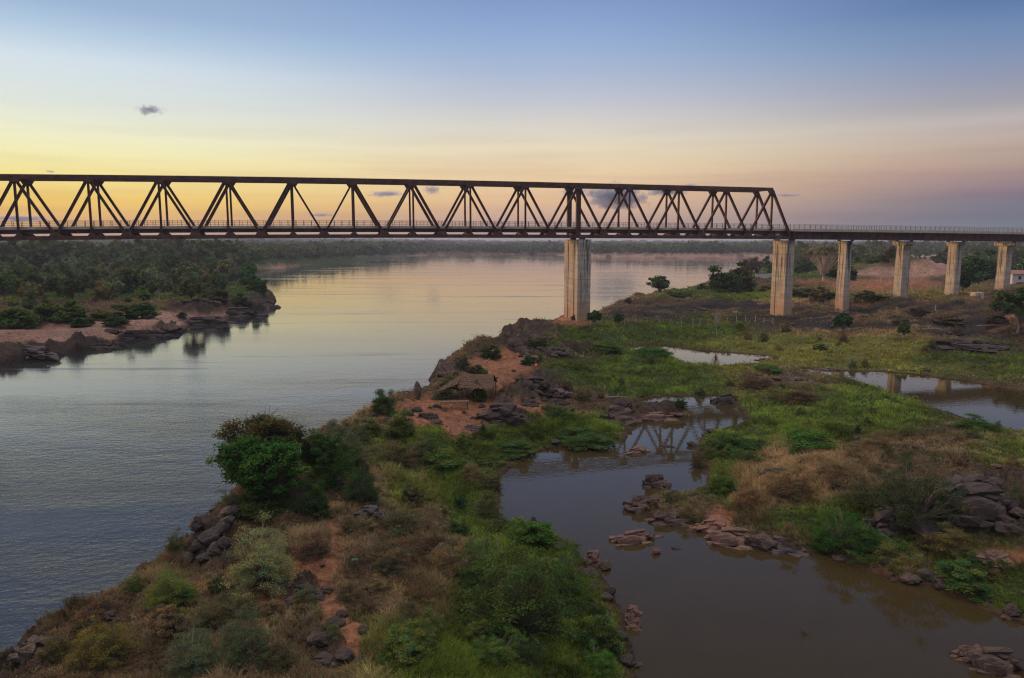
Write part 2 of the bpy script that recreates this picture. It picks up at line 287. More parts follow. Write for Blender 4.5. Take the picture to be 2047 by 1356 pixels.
def m_pond(t, out):
    g = G(t); co = g.n('ShaderNodeTexCoord').outputs['Object']
    w1 = g.noise(g.map(co, (.8, 1.0, 1)), 2.2, 2, .5); pa = g.noise(co, .12, 3)
    b = g.n('ShaderNodeBump', {'Strength': g.mr(pa, .4, .7, .012, .055), 'Distance': .12, 'Height': w1}).outputs[0]
    c = g.mix(g.noise(co, .35, 4), (.040, .028, .010, 1), (.052, .036, .013, 1))
    p = g.n('ShaderNodeBsdfPrincipled', {'Base Color': c, 'Roughness': .035, 'IOR': 1.36, 'Normal': b})
    t.links.new(p.outputs[0], out.inputs[0])
M_river = material('river_water', m_river); M_pond = material('pond_water', m_pond)
S = 8500
tag(link('river', mesh_np('river', [(-S, -S, 0), (S, -S, 0), (S, S, 0), (-S, S, 0)], [(0, 1, 2, 3)], M_river)), kind='structure')
def pond(poly, nm):
    P = np.array(poly); c = P.mean(0); bm = bmesh.new()
    Q = np.roll(P, -1, 0) - np.roll(P, 1, 0); nrm = np.stack([Q[:, 1], -Q[:, 0]], 1); nrm /= np.linalg.norm(nrm, axis=1)[:, None] + 1e-9
    ar = .5 * np.sum(P[:, 0] * np.roll(P[:, 1], -1) - np.roll(P[:, 0], -1) * P[:, 1])
    x0, y0 = P.min(0) - 2; x1, y1 = P.max(0) + 2; st = .6
    X, Y = np.meshgrid(np.arange(x0, x1, st), np.arange(y0, y1, st)); d = sdist(X + st / 2, Y + st / 2, poly)
    ny, nx = X.shape; keep = d < 2.4; ii, jj = np.nonzero(keep[:-1, :-1]); id0 = ii * nx + jj
    f = np.stack([id0, id0 + 1, id0 + nx + 1, id0 + nx], 1); u, inv = np.unique(f, return_inverse=True)
    v = np.stack([X.ravel()[u], Y.ravel()[u], np.full(len(u), .10)], 1)
    tag(link('pond', mesh_np('pond', v, inv.reshape(f.shape), M_pond)), kind='structure')
for P_ in (pondA, pondB, pondC): pond(P_, 'pond')

# ------------------------------------------------------------------ general mesh builder
class MB:
    def __init__(s): s.v = []; s.f = []
    def add(s, vs, fs):
        o = len(s.v); s.v += [tuple(p) for p in vs]; s.f += [tuple(i + o for i in f) for f in fs]; return s
    def box(s, x0, x1, y0, y1, z0, z1):
        return s.add([(x0, y0, z0), (x1, y0, z0), (x1, y1, z0), (x0, y1, z0), (x0, y0, z1), (x1, y0, z1), (x1, y1, z1), (x0, y1, z1)],
                     [(0, 3, 2, 1), (4, 5, 6, 7), (0, 1, 5, 4), (1, 2, 6, 5), (2, 3, 7, 6), (3, 0, 4, 7)])
    def beam(s, a, b, w, h, up=(0, 1, 0)):               # rectangular bar from a to b: w across `up`, h along `up`
        a, b = Vector(a), Vector(b); d = (b - a).normalized(); u = Vector(up); u = (u - d * u.dot(d)).normalized(); k = d.cross(u)
        vs = [p + u * (i * h / 2) + k * (j * w / 2) for p in (a, b) for i, j in ((-1, -1), (-1, 1), (1, 1), (1, -1))]
        return s.add(vs, [(0, 1, 2, 3), (7, 6, 5, 4), (0, 4, 5, 1), (1, 5, 6, 2), (2, 6, 7, 3), (3, 7, 4, 0)])
    def ibeam(s, a, b, w, h):                            # built-up member: two flange plates and a web (depth w in plane, h across)
        a, b = Vector(a), Vector(b); d = (b - a).normalized(); u = Vector((0, 1, 0)); k = d.cross(u)
        for q in (-1, 1): s.beam(a + k * q * (w / 2 - .03), b + k * q * (w / 2 - .03), .06, h)
        s.beam(a, b, w - .12, .10); return s
    def tube(s, path, n=5):
        rings = []
        for i, (p, r) in enumerate(path):
            p = Vector(p); q0 = Vector(path[max(i - 1, 0)][0]); q1 = Vector(path[min(i + 1, len(path) - 1)][0]); d = (q1 - q0)
            d = d.normalized() if d.length > 1e-6 else Vector((0, 0, 1)); a = d.orthogonal().normalized(); b = d.cross(a)
            rings.append([p + (a * math.cos(t * 2 * math.pi / n) + b * math.sin(t * 2 * math.pi / n)) * r for t in range(n)])
        o = len(s.v); s.v += [tuple(p) for rg in rings for p in rg]
        for i in range(len(rings) - 1):
            for t in range(n): s.f.append((o + i * n + t, o + i * n + (t + 1) % n, o + (i + 1) * n + (t + 1) % n, o + (i + 1) * n + t))
        s.f.append(tuple(o + t for t in range(n))[::-1]); s.f.append(tuple(o + (len(rings) - 1) * n + t for t in range(n))); return s
    def prism(s, poly, z0, z1):
        n = len(poly); s.add([(x, y, z0) for x, y in poly] + [(x, y, z1) for x, y in poly],
                             [tuple(range(n))[::-1], tuple(range(n, 2 * n))] + [(i, (i + 1) % n, n + (i + 1) % n, n + i) for i in range(n)]); return s
    def plate(s, poly, y0, y1):                          # polygon in x-z extruded along y
        n = len(poly); return s.add([(x, y0, z) for x, z in poly] + [(x, y1, z) for x, z in poly],
                             [tuple(range(n)), tuple(range(n, 2 * n))[::-1]] + [(i, n + i, n + (i + 1) % n, (i + 1) % n) for i in range(n)])
    def mesh(s, name, mat):
        me = bpy.data.meshes.new(name); me.from_pydata(s.v, [], s.f); me.materials.append(mat); me.update(); return me
    def build(s, name, mat, parent=None, smooth=False):
        me = s.mesh(name, mat)
        if smooth: me.polygons.foreach_set('use_smooth', [True] * len(me.polygons))
        return link(name, me, parent)

def simple(name, col, rough=.8, var=.25, scale=3., bump=.2, metal=0., objcol=False, dist=.05):
    def b(t, out):
        g = G(t); co = g.n('ShaderNodeTexCoord').outputs['Object']; n1 = g.noise(co, scale, 6, .65)
        f = g.mr(n1, .25, .75, 1 - var, 1 + var); base = g.n('ShaderNodeObjectInfo').outputs['Color'] if objcol else (*col, 1)
        c = g.mix(1., base, g.n('ShaderNodeCombineColor', {0: f, 1: f, 2: f}).outputs[0], 'MULTIPLY')
        bp = g.n('ShaderNodeBump', {'Strength': bump, 'Distance': dist, 'Height': n1}).outputs[0]
        t.links.new(g.n('ShaderNodeBsdfPrincipled', {'Base Color': c, 'Roughness': rough, 'Metallic': metal, 'Normal': bp}).outputs[0], out.inputs[0])
    return material(name, b)
def m_steel(t, out):
    g = G(t); co = g.n('ShaderNodeTexCoord').outputs['Object']; n1 = g.noise(co, .8, 7, .7); n2 = g.noise(co, 6, 4, .6)
    c = g.mix(g.mr(n1, .38, .62), (.060, .030, .030, 1), (.15, .070, .048, 1)); c = g.mix(g.mr(n2, .45, .75, 0, .5), c, (.07, .05, .05, 1))
    t.links.new(g.n('ShaderNodeBsdfPrincipled', {'Base Color': c, 'Roughness': .7, 'Specular IOR Level': .3}).outputs[0], out.inputs[0])
def m_conc(t, out):
    g = G(t); co = g.n('ShaderNodeTexCoord').outputs['Object']; sp = g.n('ShaderNodeSeparateXYZ', {0: co}); z = sp.outputs[2]
    n1 = g.noise(co, .7, 6, .65); band = g.noise(g.map(co, (.12, .12, 1.3)), 1.0, 3, .7); st = g.noise(g.map(co, (1.9, 1.9, .10)), 1.0, 5, .65); fine = g.noise(co, 7, 4, .7)
    c = g.mix(g.mr(n1, .3, .7), (.33, .28, .22, 1), (.50, .43, .35, 1)); c = g.mix(g.mr(band, .42, .62, 0, .6), c, (.60, .54, .46, 1))
    c = g.mix(g.m('MULTIPLY', g.mr(st, .52, .60), g.mr(z, 2., 15., .35, 1.)), c, (.060, .052, .038, 1))          # run-off stains, strongest under the deck
    c = g.mix(g.mr(g.m('ADD', z, g.m('MULTIPLY', n1, 4)), 11, 4.5, 0, .7), c, (.38, .20, .10, 1))               # red mud splashed on the foot
    c = g.mix(g.mr(fine, .3, .7, .0, .25), c, (.2, .17, .14, 1))
    jn = g.m('LESS_THAN', g.m('ABSOLUTE', g.m('SUBTRACT', g.m('FRACT', g.m('MULTIPLY', z, .42)), .5)), .018); c = g.mix(g.m('MULTIPLY', jn, .45), c, (.12, .10, .08, 1))
    bp = g.n('ShaderNodeBump', {'Strength': .4, 'Distance': .05, 'Height': fine}).outputs[0]
    t.links.new(g.n('ShaderNodeBsdfPrincipled', {'Base Color': c, 'Roughness': .92, 'Normal': bp}).outputs[0], out.inputs[0])
M_steel = material('weathered_steel', m_steel); M_conc = material('pier_concrete', m_conc)
M_slab = simple('deck_concrete', (.50, .42, .32), .9, .3, 1.2)
M_rail = simple('galvanised_rail', (.10, .11, .11), .5, .2, 4, .1, .5)
M_bear = simple('bearing_steel', (.02, .014, .012), .6)

# ------------------------------------------------------------------ the railway bridge (local: x along, y away from camera, z up)
D1, TH = 140.0, math.atan((CX - 645) / 1466)
FT = (-D1 * math.sin(TH), D1 * math.cos(TH))
def zb(s):                                                # underside of the near bottom chord
    pk = HC + (YH - 475.6) * 144 / 1466
    return pk - (9e-5 if s < 30 else 3.6e-5) * (s - 30) ** 2
P_, S0, HT, TW = 11.03, -5.25, 10.9, 5.6
K0, K1 = -9, 9                                            # top nodes
tops = [S0 + P_ * k for k in range(K0, K1 + 1)]
bots = [tops[0] - P_ / 2] + [s + P_ / 2 for s in tops]; bots[-1] -= .6
PIERS = [50.8, -60.6]
bridge = empty('railway_truss_bridge', (FT[0], FT[1], 0), TH, label='long rust brown steel truss railway bridge crossing the river', cat='bridge')
for y in (0, TW):
    m = MB()
    for a, b in zip(bots[:-1], bots[1:]):
        m.beam((a, y, zb(a) + .32), (b, y, zb(b) + .32), .64, .5)
    for s in bots[1:-1] + tops:
        hw = .95 if s in bots else .55; t_ = 1.25 if s in bots else 1.0
        m.plate([(s - hw, zb(s) + .3), (s + hw, zb(s) + .3), (s + hw, zb(s) + .66), (s + hw * .55, zb(s) + t_), (s - hw * .55, zb(s) + t_), (s - hw, zb(s) + .66)], y - .28, y + .28)
    m.build('bottom_chord', M_steel, bridge)
    m = MB(); zt = lambda s: zb(s) + HT - .35
    for a, b in zip(tops[:-1], tops[1:]): m.beam((a, y, zt(a)), (b, y, zt(b)), .66, .5)
    for s in tops:
        e0, e1 = (.3 if s == tops[0] else 1.05), (.3 if s == tops[-1] else 1.05)
        m.plate([(s - e0, zt(s) - .3), (s - min(e0, .62), zt(s) - .95), (s + min(e1, .62), zt(s) - .95), (s + e1, zt(s) - .3)], y - .28, y + .28)
    m.build('top_chord', M_steel, bridge)
    for s in tops:
        for q in (-1, 1):
            bs = bots[tops.index(s) + (q > 0)]
            mid = abs(s - .3) < 18; inner = (s > .3) == (q < 0)
            wd = (.32 if inner else .52) if mid else .42
            wd = .5 if (bs in (bots[0], bots[-1])) else wd
            MB().ibeam((bs, y, zb(bs) + .55), (s, y, zt(s) - .2), wd, .42).build('diagonal', M_steel, bridge)
        big = min(abs(s - p) for p in PIERS) < 2
        (MB().ibeam((s, y, zb(s) + .5), (s, y, zt(s)), .92, .6) if big else MB().ibeam((s, y, zb(s) + .5), (s, y, zt(s)), .33, .36)).build('vertical_post', M_steel, bridge)
m = MB()
for i, s in enumerate(tops):
    m.beam((s, .25, zt(s) + .02), (s, TW - .25, zt(s) + .02), .3, .35, (0, 0, 1))
    if i < len(tops) - 1:
        s2 = tops[i + 1]
        m.beam((s, .3, zt(s)), (s2, TW - .3, zt(s2)), .18, .16, (0, 0, 1)); m.beam((s, TW - .3, zt(s) - .17), (s2, .3, zt(s2) - .17), .18, .16, (0, 0, 1))
m.build('lateral_bracing', M_steel, bridge)
for s in sorted(bots + tops):
    MB().box(s - .2, s + .2, .26, TW - .26, zb(s) + .3, zb(s) + 1.08).build('floor_beam', M_steel, bridge)
def strip(m, s0, s1, y0, y1, z0, z1, st=5.5):
    n = max(1, int((s1 - s0) / st)); ss = [s0 + (s1 - s0) * i / n for i in range(n + 1)]
    vs = [(s, y, zb(s) + z) for s in ss for y, z in ((y0, z0), (y1, z0), (y1, z1), (y0, z1))]
    fs = [(4 * i + j, 4 * i + 4 + j, 4 * i + 4 + (j + 1) % 4, 4 * i + (j + 1) % 4) for i in range(n) for j in range(4)]
    m.add(vs, [tuple(reversed(f)) for f in fs] + [(0, 1, 2, 3), (4 * n + 3, 4 * n + 2, 4 * n + 1, 4 * n)]); return m
E0, E1, E2 = bots[0], bots[-1], 215.0
m = MB(); strip(m, E0, E1 - .3, .75, 1.05, 1.10, 1.69); strip(m, E0, E1 - .3, TW - 1.05, TW - .75, 1.10, 1.69); m.build('stringer', M_steel, bridge)
strip(strip(strip(MB(), E0, E1 + .5, .55, TW - .55, 1.70, 1.95), E0, E1 + .5, .40, .60, 1.78, 2.24), E0, E1 + .5, TW - .6, TW - .4, 1.78, 2.24).build('deck_slab', M_slab, bridge)
def railing(y, s0, s1, parent):
    m = MB(); n = int((s1 - s0) / 1.38)
    for i in range(n + 1):
        s = s0 + (s1 - s0) * i / n; m.box(s - .035, s + .035, y - .03, y + .03, zb(s) + 2.2, zb(s) + 3.22)
    for z in (2.52, 2.86, 3.2): strip(m, s0, s1, y - .02, y + .02, z - .022, z + .022)
    m.build('railing', M_rail, parent)
railing(.5, E0, E1 + .3, bridge); railing(TW - .5, E0, E1 + .3, bridge)
for y in (TW / 2 - .8, TW / 2 + .8): strip(MB(), E0, E1, y - .04, y + .04, 2.0, 2.16).build('track_rail', M_rail, bridge)

def pier_mesh(poly, z0, z1, groove=None):
    m = MB(); m.prism(poly, z0, z1); return m
def wpos(s, w): return FT[0] + s * math.cos(TH) - w * math.sin(TH), FT[1] + s * math.sin(TH) + w * math.cos(TH)
def big_pier(s0, s1, w0, w1, zbase, grooves, parent):
    pts = [(s0, w0)]; pts = []
    def side(sa, dirn, ws):
        r_ = []
        for a, b, dp_ in ws:
            r_ += [(sa, a), (sa + dirn * dp_, a + .001 * (1 if b > a else -1)), (sa + dirn * dp_, b), (sa, b)]
        return r_
    gl = [(w0 + (w1 - w0) * a, w0 + (w1 - w0) * b, d) for a, b, d in grooves]
    pts = [(s0, w1)] + side(s0, 1, [(b, a, d) for a, b, d in reversed(gl)]) + [(s0, w0), (s1, w0)] + side(s1, -1, gl) + [(s1, w1)]
    top = zb((s0 + s1) / 2) - .30
    p = MB().prism(pts, zbase, top - 0.9).build('pier', M_conc, parent)
    MB().box(s0 - .03, s1 + .03, w0 - .03, w1 + .03, top - .9, top).build('pier_cap', M_conc, p)
    sm_ = (s0 + s1) / 2
    for y in (0, TW): MB().box(sm_ - .55, sm_ + .55, y - .4, y + .4, top, zb(sm_) - .005).build('bearing', M_bear, p)
    return p
big_pier(49.4, 52.2, -1.4, 6.9, .5, [(.24, .30, .16), (.68, .74, .16)], bridge)
big_pier(-62.0, -59.2, -1.4, 6.9, -1.5, [(.24, .30, .16), (.68, .74, .16)], bridge)
big_pier(98.4, 100.4, .3, 5.3, .8, [(.22, .72, .14)], bridge)
# footing of the river pier: sloping apron of red earth covered concrete
ap = MB(); X0, X1, Y0, Y1 = 48.6, 53.0, -2.4, 7.9
ap.add([(X0 - 1.8, Y0 - 1.2, .2), (X1 + 1, Y0 - 1.2, .2), (X1 + 1, Y1 + 1.5, .2), (X0 - 1.8, Y1 + 1.5, .2), (X0 + .4, Y0 + .5, 2.3), (X1 - .5, Y0 + .5, 2.3), (X1 - .5, Y1 - .5, 2.3), (X0 + .4, Y1 - .5, 2.3)],
       [(0, 3, 2, 1), (4, 5, 6, 7), (0, 1, 5, 4), (1, 2, 6, 5), (2, 3, 7, 6), (3, 0, 4, 7)])
ap.build('pier_footing', simple('clay_apron', (.26, .13, .08), .95, .3, 1.5, .6, dist=.15), bridge)

via = empty('girder_viaduct', (FT[0], FT[1], 0), TH, label='low plate girder viaduct on pale concrete piers beyond the truss end', cat='viaduct')
for y0, y1 in ((.45, .75), (TW - .75, TW - .45)):
    m = MB(); strip(m, E1 + .9, E2, y0, y1, .02, 1.69)
    strip(m, E1 + .9, E2, y0 - .15, y1 + .15, -.04, .06); strip(m, E1 + .9, E2, y0 - .15, y1 + .15, 1.62, 1.685)
    s = E1 + 2
    while s < E2: m.box(s - .04, s + .04, y0 - .13, y0 - .001, zb(s) + .07, zb(s) + 1.61); s += 2.1
    m.build('girder', M_steel, via)
strip(strip(strip(MB(), E1 + .55, E2, -.05, TW + .05, 1.70, 1.95), E1 + .55, E2, -.22, -.05, 1.66, 2.24), E1 + .55, E2, TW + .05, TW + .22, 1.66, 2.24).build('deck_slab', M_slab, via)
railing(-.1, E1 + .7, E2, via); railing(TW + .1, E1 + .7, E2, via)
for s0, s1, w0, w1, z0, cap in ((114.7, 116.1, 1.5, 4.0, 1.5, 0), (130.4, 132.4, 1.7, 3.85, 3, 1), (145.4, 147, 1.6, 4.0, 4, .45), (160.4, 162, 1.6, 4.0, 5, 1), (175.6, 177.2, 1.6, 4.0, 5, 1)):
    z0 = min(z0, gh(*wpos(s0, w0)) - .4, gh(*wpos(s1, w1)) - .4); top = zb((s0 + s1) / 2) - .3; c = (w0 + w1) / 2; cm = (s0 + s1) / 2
    st = .05
    p = MB(); t0, b0 = top - 1.0, z0
    p.add([(s0 - .12, w0 - .1, b0), (s1 + .12, w0 - .1, b0), (s1 + .12, w1 + .1, b0), (s0 - .12, w1 + .1, b0), (s0, w0, t0), (s1, w0, t0), (s1, w1, t0), (s0, w1, t0)], [(0, 3, 2, 1), (4, 5, 6, 7), (0, 1, 5, 4), (1, 2, 6, 5), (2, 3, 7, 6), (3, 0, 4, 7)])
    p = p.build('pier', M_conc, via)
    e = .12 + .95 * cap
    MB().add([(s0 - .1, w0 - .05, t0), (s1 + .1, w0 - .05, t0), (s1 + .1, w1 + .05, t0), (s0 - .1, w1 + .05, t0), (s0 - .1 - .2 * cap, w0 - e, t0 + .35), (s1 + .1 + .2 * cap, w0 - e, t0 + .35), (s1 + .1 + .2 * cap, w1 + e, t0 + .35), (s0 - .1 - .2 * cap, w1 + e, t0 + .35),
              (s0 - .1 - .2 * cap, w0 - e, top), (s1 + .1 + .2 * cap, w0 - e, top), (s1 + .1 + .2 * cap, w1 + e, top), (s0 - .1 - .2 * cap, w1 + e, top)],
             [(0, 3, 2, 1), (8, 9, 10, 11)] + [(a + j, a + (j + 1) % 4, a + 4 + (j + 1) % 4, a + 4 + j) for a in (0, 4) for j in range(4)]).build('pier_cap', M_conc, p)
    for y in (.6, TW - .6): MB().box(cm - .3, cm + .3, y - .25, y + .25, top if cap else top - .02, zb(cm) - .05).build('bearing', M_bear, p)

# ------------------------------------------------------------------ plants
def m_leaf(t, out):
    g = G(t); a = g.n('ShaderNodeAttribute', attribute_name='col').outputs['Color']; oi = g.n('ShaderNodeObjectInfo')
    c = g.mix(1., oi.outputs['Color'], a, 'MULTIPLY'); c = g.n('ShaderNodeHueSaturation', {'Saturation': .97, 'Value': 1.46, 'Color': c}).outputs[0]
    d = g.n('ShaderNodeBsdfDiffuse', {0: c}); tr = g.n('ShaderNodeBsdfTranslucent', {0: c}); mx = g.n('ShaderNodeMixShader', {0: .3, 1: d.outputs[0], 2: tr.outputs[0]})
    t.links.new(mx.outputs[0], out.inputs[0])
M_leaf = material('leaves', m_leaf)
M_bark = simple('bark', (.1, .08, .06), .9, .35, 6, .5, objcol=True)
rs = np.random.RandomState(7)
def rhombs(c, size, asp=.5, up=.3, col=None, rng=rs, out=None):
    n = len(c); nrm = rng.normal(size=(n, 3)); nrm[:, 2] = np.abs(nrm[:, 2]) + up
    if out is not None: nrm = nrm * .8 + out * 1.0
    nrm /= np.linalg.norm(nrm, axis=1)[:, None]
    a = np.cross(nrm, rng.normal(size=(n, 3))); a /= np.linalg.norm(a, axis=1)[:, None] + 1e-9; b = np.cross(nrm, a)
    s = (size * (.6 + .8 * rng.rand(n)))[:, None] if np.ndim(size) == 0 else (size * (.6 + .8 * rng.rand(n)))[:, None]
    v = np.stack([c - a * s, c - b * s * asp, c + a * s, c + b * s * asp], 1).reshape(-1, 3)
    f = np.arange(4 * n).reshape(n, 4); cc = np.repeat(col, 4, 0) if col is not None else None
    return v, f, cc
def plant_proto(kind, seed):
    """returns (crown mesh, stem mesh), unit width and unit height"""
    rg = np.random.RandomState(seed); rn = random.Random(seed)
    cfg = dict(  # n clumps, clump radius, leaves/clump, leaf size, crown z0..z1, shape power, stems from, aspect
        bush=(64, .115, 190, .019, .02, .97, 'multi', .5), airy=(90, .11, 120, .0145, .02, 1.05, 'multi', .35), spiky=(64, .095, 110, .019, .03, .9, 'multi', .25),
        round=(120, .078, 130, .0155, .14, 1.0, 'trunk', .5), far=(54, .125, 80, .038, .04, .98, 'multi', .6), fartree=(46, .12, 72, .038, .28, .98, 'trunk', .6),
        umbrella=(60, .085, 110, .022, .72, .93, 'vase', .5), bare=(26, .05, 4, .02, .35, .98, 'trunk', .5), low=(56, .12, 170, .019, .0, .95, 'multi', .45),
        dense=(190, .075, 120, .0088, .02, 1.0, 'multi', .42), crown=(80, .10, 260, .0125, .28, .97, 'trunk', .5), palm=(1, .1, 1, .02, .5, 1, 'trunk', .2))[kind]
    nc, cr, nl, ls, z0, z1, st, asp = cfg
    cs_ = []
    p1, p2 = rn.uniform(0, 6.28), rn.uniform(0, 6.28)
    while len(cs_) < nc:
        a = rn.uniform(0, 2 * math.pi); lob = .76 + .20 * math.sin(2 * a + p1) + .14 * math.sin(5 * a + p2)
        if kind == 'umbrella':
            t = math.sqrt(rn.random()); cs_.append((math.cos(a) * t * .44, math.sin(a) * t * .44, .90 - .16 * t * t + rn.uniform(-.03, .03))); continue
        if st == 'multi' and kind != 'crown':
            u = rn.random() ** (.8 if kind != 'low' else 1.1); rad = lob * (rn.uniform(.62, 1.0) if kind != 'airy' else rn.uniform(.25, 1) ** .6)
            q = math.sqrt(1 - u * u * .95); cs_.append((.43 * rad * q * math.cos(a), .43 * rad * q * math.sin(a), z0 + (z1 - z0) * u * rad * rn.uniform(.85, 1.12)))
        else:
            u = rn.uniform(-.75, 1); rad = lob * rn.uniform(.6, 1.0); q = math.sqrt(1 - u * u); zm, zr = (z0 + z1) / 2, (z1 - z0) / 2
            cs_.append((.42 * rad * q * math.cos(a), .42 * rad * q * math.sin(a), zm + zr * u * rad * rn.uniform(.85, 1.1)))
    cs_ = np.array(cs_); m = MB()
    k = dict(trunk=.014, multi=.006, vase=.012)[st]
    if kind == 'bare': k = .012
    if kind == 'dense': k = .009
    base = np.array([0, 0, -.06])
    fork = np.array([rn.uniform(-.05, .05), rn.uniform(-.05, .05), z0 * .8 if st == 'trunk' else .03])
    if st == 'trunk': m.tube([(base, k * 2.2), ((base + fork) / 2 + np.array([rn.uniform(-.02, .02), 0, 0]), k * 1.7), (fork, k * 1.4)], 6)
    if st == 'vase': fork = np.array([0, 0, .17]); m.tube([(base, .036), (fork * .5, .028), (fork, .025)], 6)
    for i, p in enumerate(cs_):
        if st == 'multi' and kind in ('far', 'low') and i % 3: continue
        s0 = fork if st != 'multi' else np.array([rn.uniform(-.06, .06), rn.uniform(-.06, .06), -.05])
        md = s0 + (p - s0) * .5 + np.array([rn.uniform(-.04, .04), rn.uniform(-.04, .04), (.06 if st != 'vase' else -.02)])
        if st == 'vase': md[:2] = p[:2] * .42
        r0 = k * rn.uniform(.6, 1.0)
        m.tube([(s0, r0), (md, r0 * .7), (p, r0 * .3)], 4)
        if kind in ('airy', 'bare', 'umbrella', 'spiky', 'crown'):
            for _ in range(4):
                e = p + rg.normal(size=3) * cr * np.array([1, 1, .8]) + np.array([0, 0, .02]); m.tube([(md * .4 + p * .6, r0 * .35), (e, r0 * .12)], 3)
    stem = m.mesh(kind + '_stem', M_bark)
    C_ = np.repeat(cs_, nl, 0); off = rg.normal(size=C_.shape); off /= np.linalg.norm(off, axis=1)[:, None]
    rad = cr * (rg.rand(len(C_)) ** .55) * np.repeat(rg.uniform(.7, 1.25, nc), nl)
    sc3 = np.array([1, 1, .75 if kind != 'umbrella' else .5]); pts = C_ + off * rad[:, None] * sc3; pts[:, 2] = np.clip(pts[:, 2], .0, 1.03)
    tone = np.repeat(rg.uniform(.72, 1.28, nc), nl)[:, None] * rg.uniform(.72, 1.25, len(C_))[:, None]
    hue = np.repeat(rg.normal(size=nc) * .10, nl) + rg.normal(size=len(C_)) * .08
    col = tone * np.stack([1 + hue * 1.6, 1 + hue * .3, 1 - hue], 1)
    v, f, cc = rhombs(pts, ls, asp, .2, np.clip(col, .1, 2), rg, off)
    return mesh_np(kind + '_crown', v, f, M_leaf, cc), stem
_pc = {}
def plant(kind, px, py, w, h, label, name='shrub', cat='shrub', group=None, col=(.05, .09, .02), bark=(.12, .09, .06), seed=None, xyz=None, rz=None, parts=('foliage', 'stem'), sink=.04):
    """px,py: foot of the plant in the photo; w,h: size in photo pixels there"""
    seed = (len(_pc) + hash_(px, py)) % 3 if seed is None else seed
    key = (kind, seed)
    if key not in _pc: _pc[key] = plant_proto(kind, 100 + seed * 17 + len(kind))
    cr, stm = _pc[key]
    if xyz is None:
        x, y, z = foot(px, py); s = mpp(x, y, z); W, H_ = w * s, h * s
    else: (x, y, z), W, H_ = xyz, w, h
    o = empty(name, (x, y, z - sink * H_), rz if rz is not None else hash_(px + 3, py) % 628 / 100, label=label, cat=cat, group=group)
    o.scale = (W, W, H_)
    a = link(parts[0], cr, o); a.color = (*col, 1); b = link(parts[1], stm, o); b.color = (*bark, 1)
    return o
def hash_(a, b): return int(abs(a * 73.13 + b * 19.77)) * 7919 % 10007

GD, GM, GL, OL, PALE, GRY, DRY = (.036, .066, .018), (.060, .105, .020), (.085, .135, .026), (.078, .085, .022), (.135, .15, .062), (.08, .10, .052), (.12, .085, .042)
def where(px, py):
    if px < 560 and py < 760: return 'on the far left bank'
    if py < 690: return ('beside the river pier' if px < 1400 else 'on the burnt flat by the second pier' if px < 1650 else 'on the burnt flat under the viaduct')
    if py < 870 and px < 1230: return 'around the clay clearing' if py < 800 else 'below the thatched hut'
    if px < 1230: return ('on the river edge slope' if px < 560 else 'along the clay path' if px < 800 else 'on the grassy pond shore') + (' near the bottom' if py > 1180 else '')
    if py < 860: return 'between the back ponds' if px < 1650 else 'beside the right pond'
    return 'on the right mound' if py < 1060 else 'on the lower right pond bank'
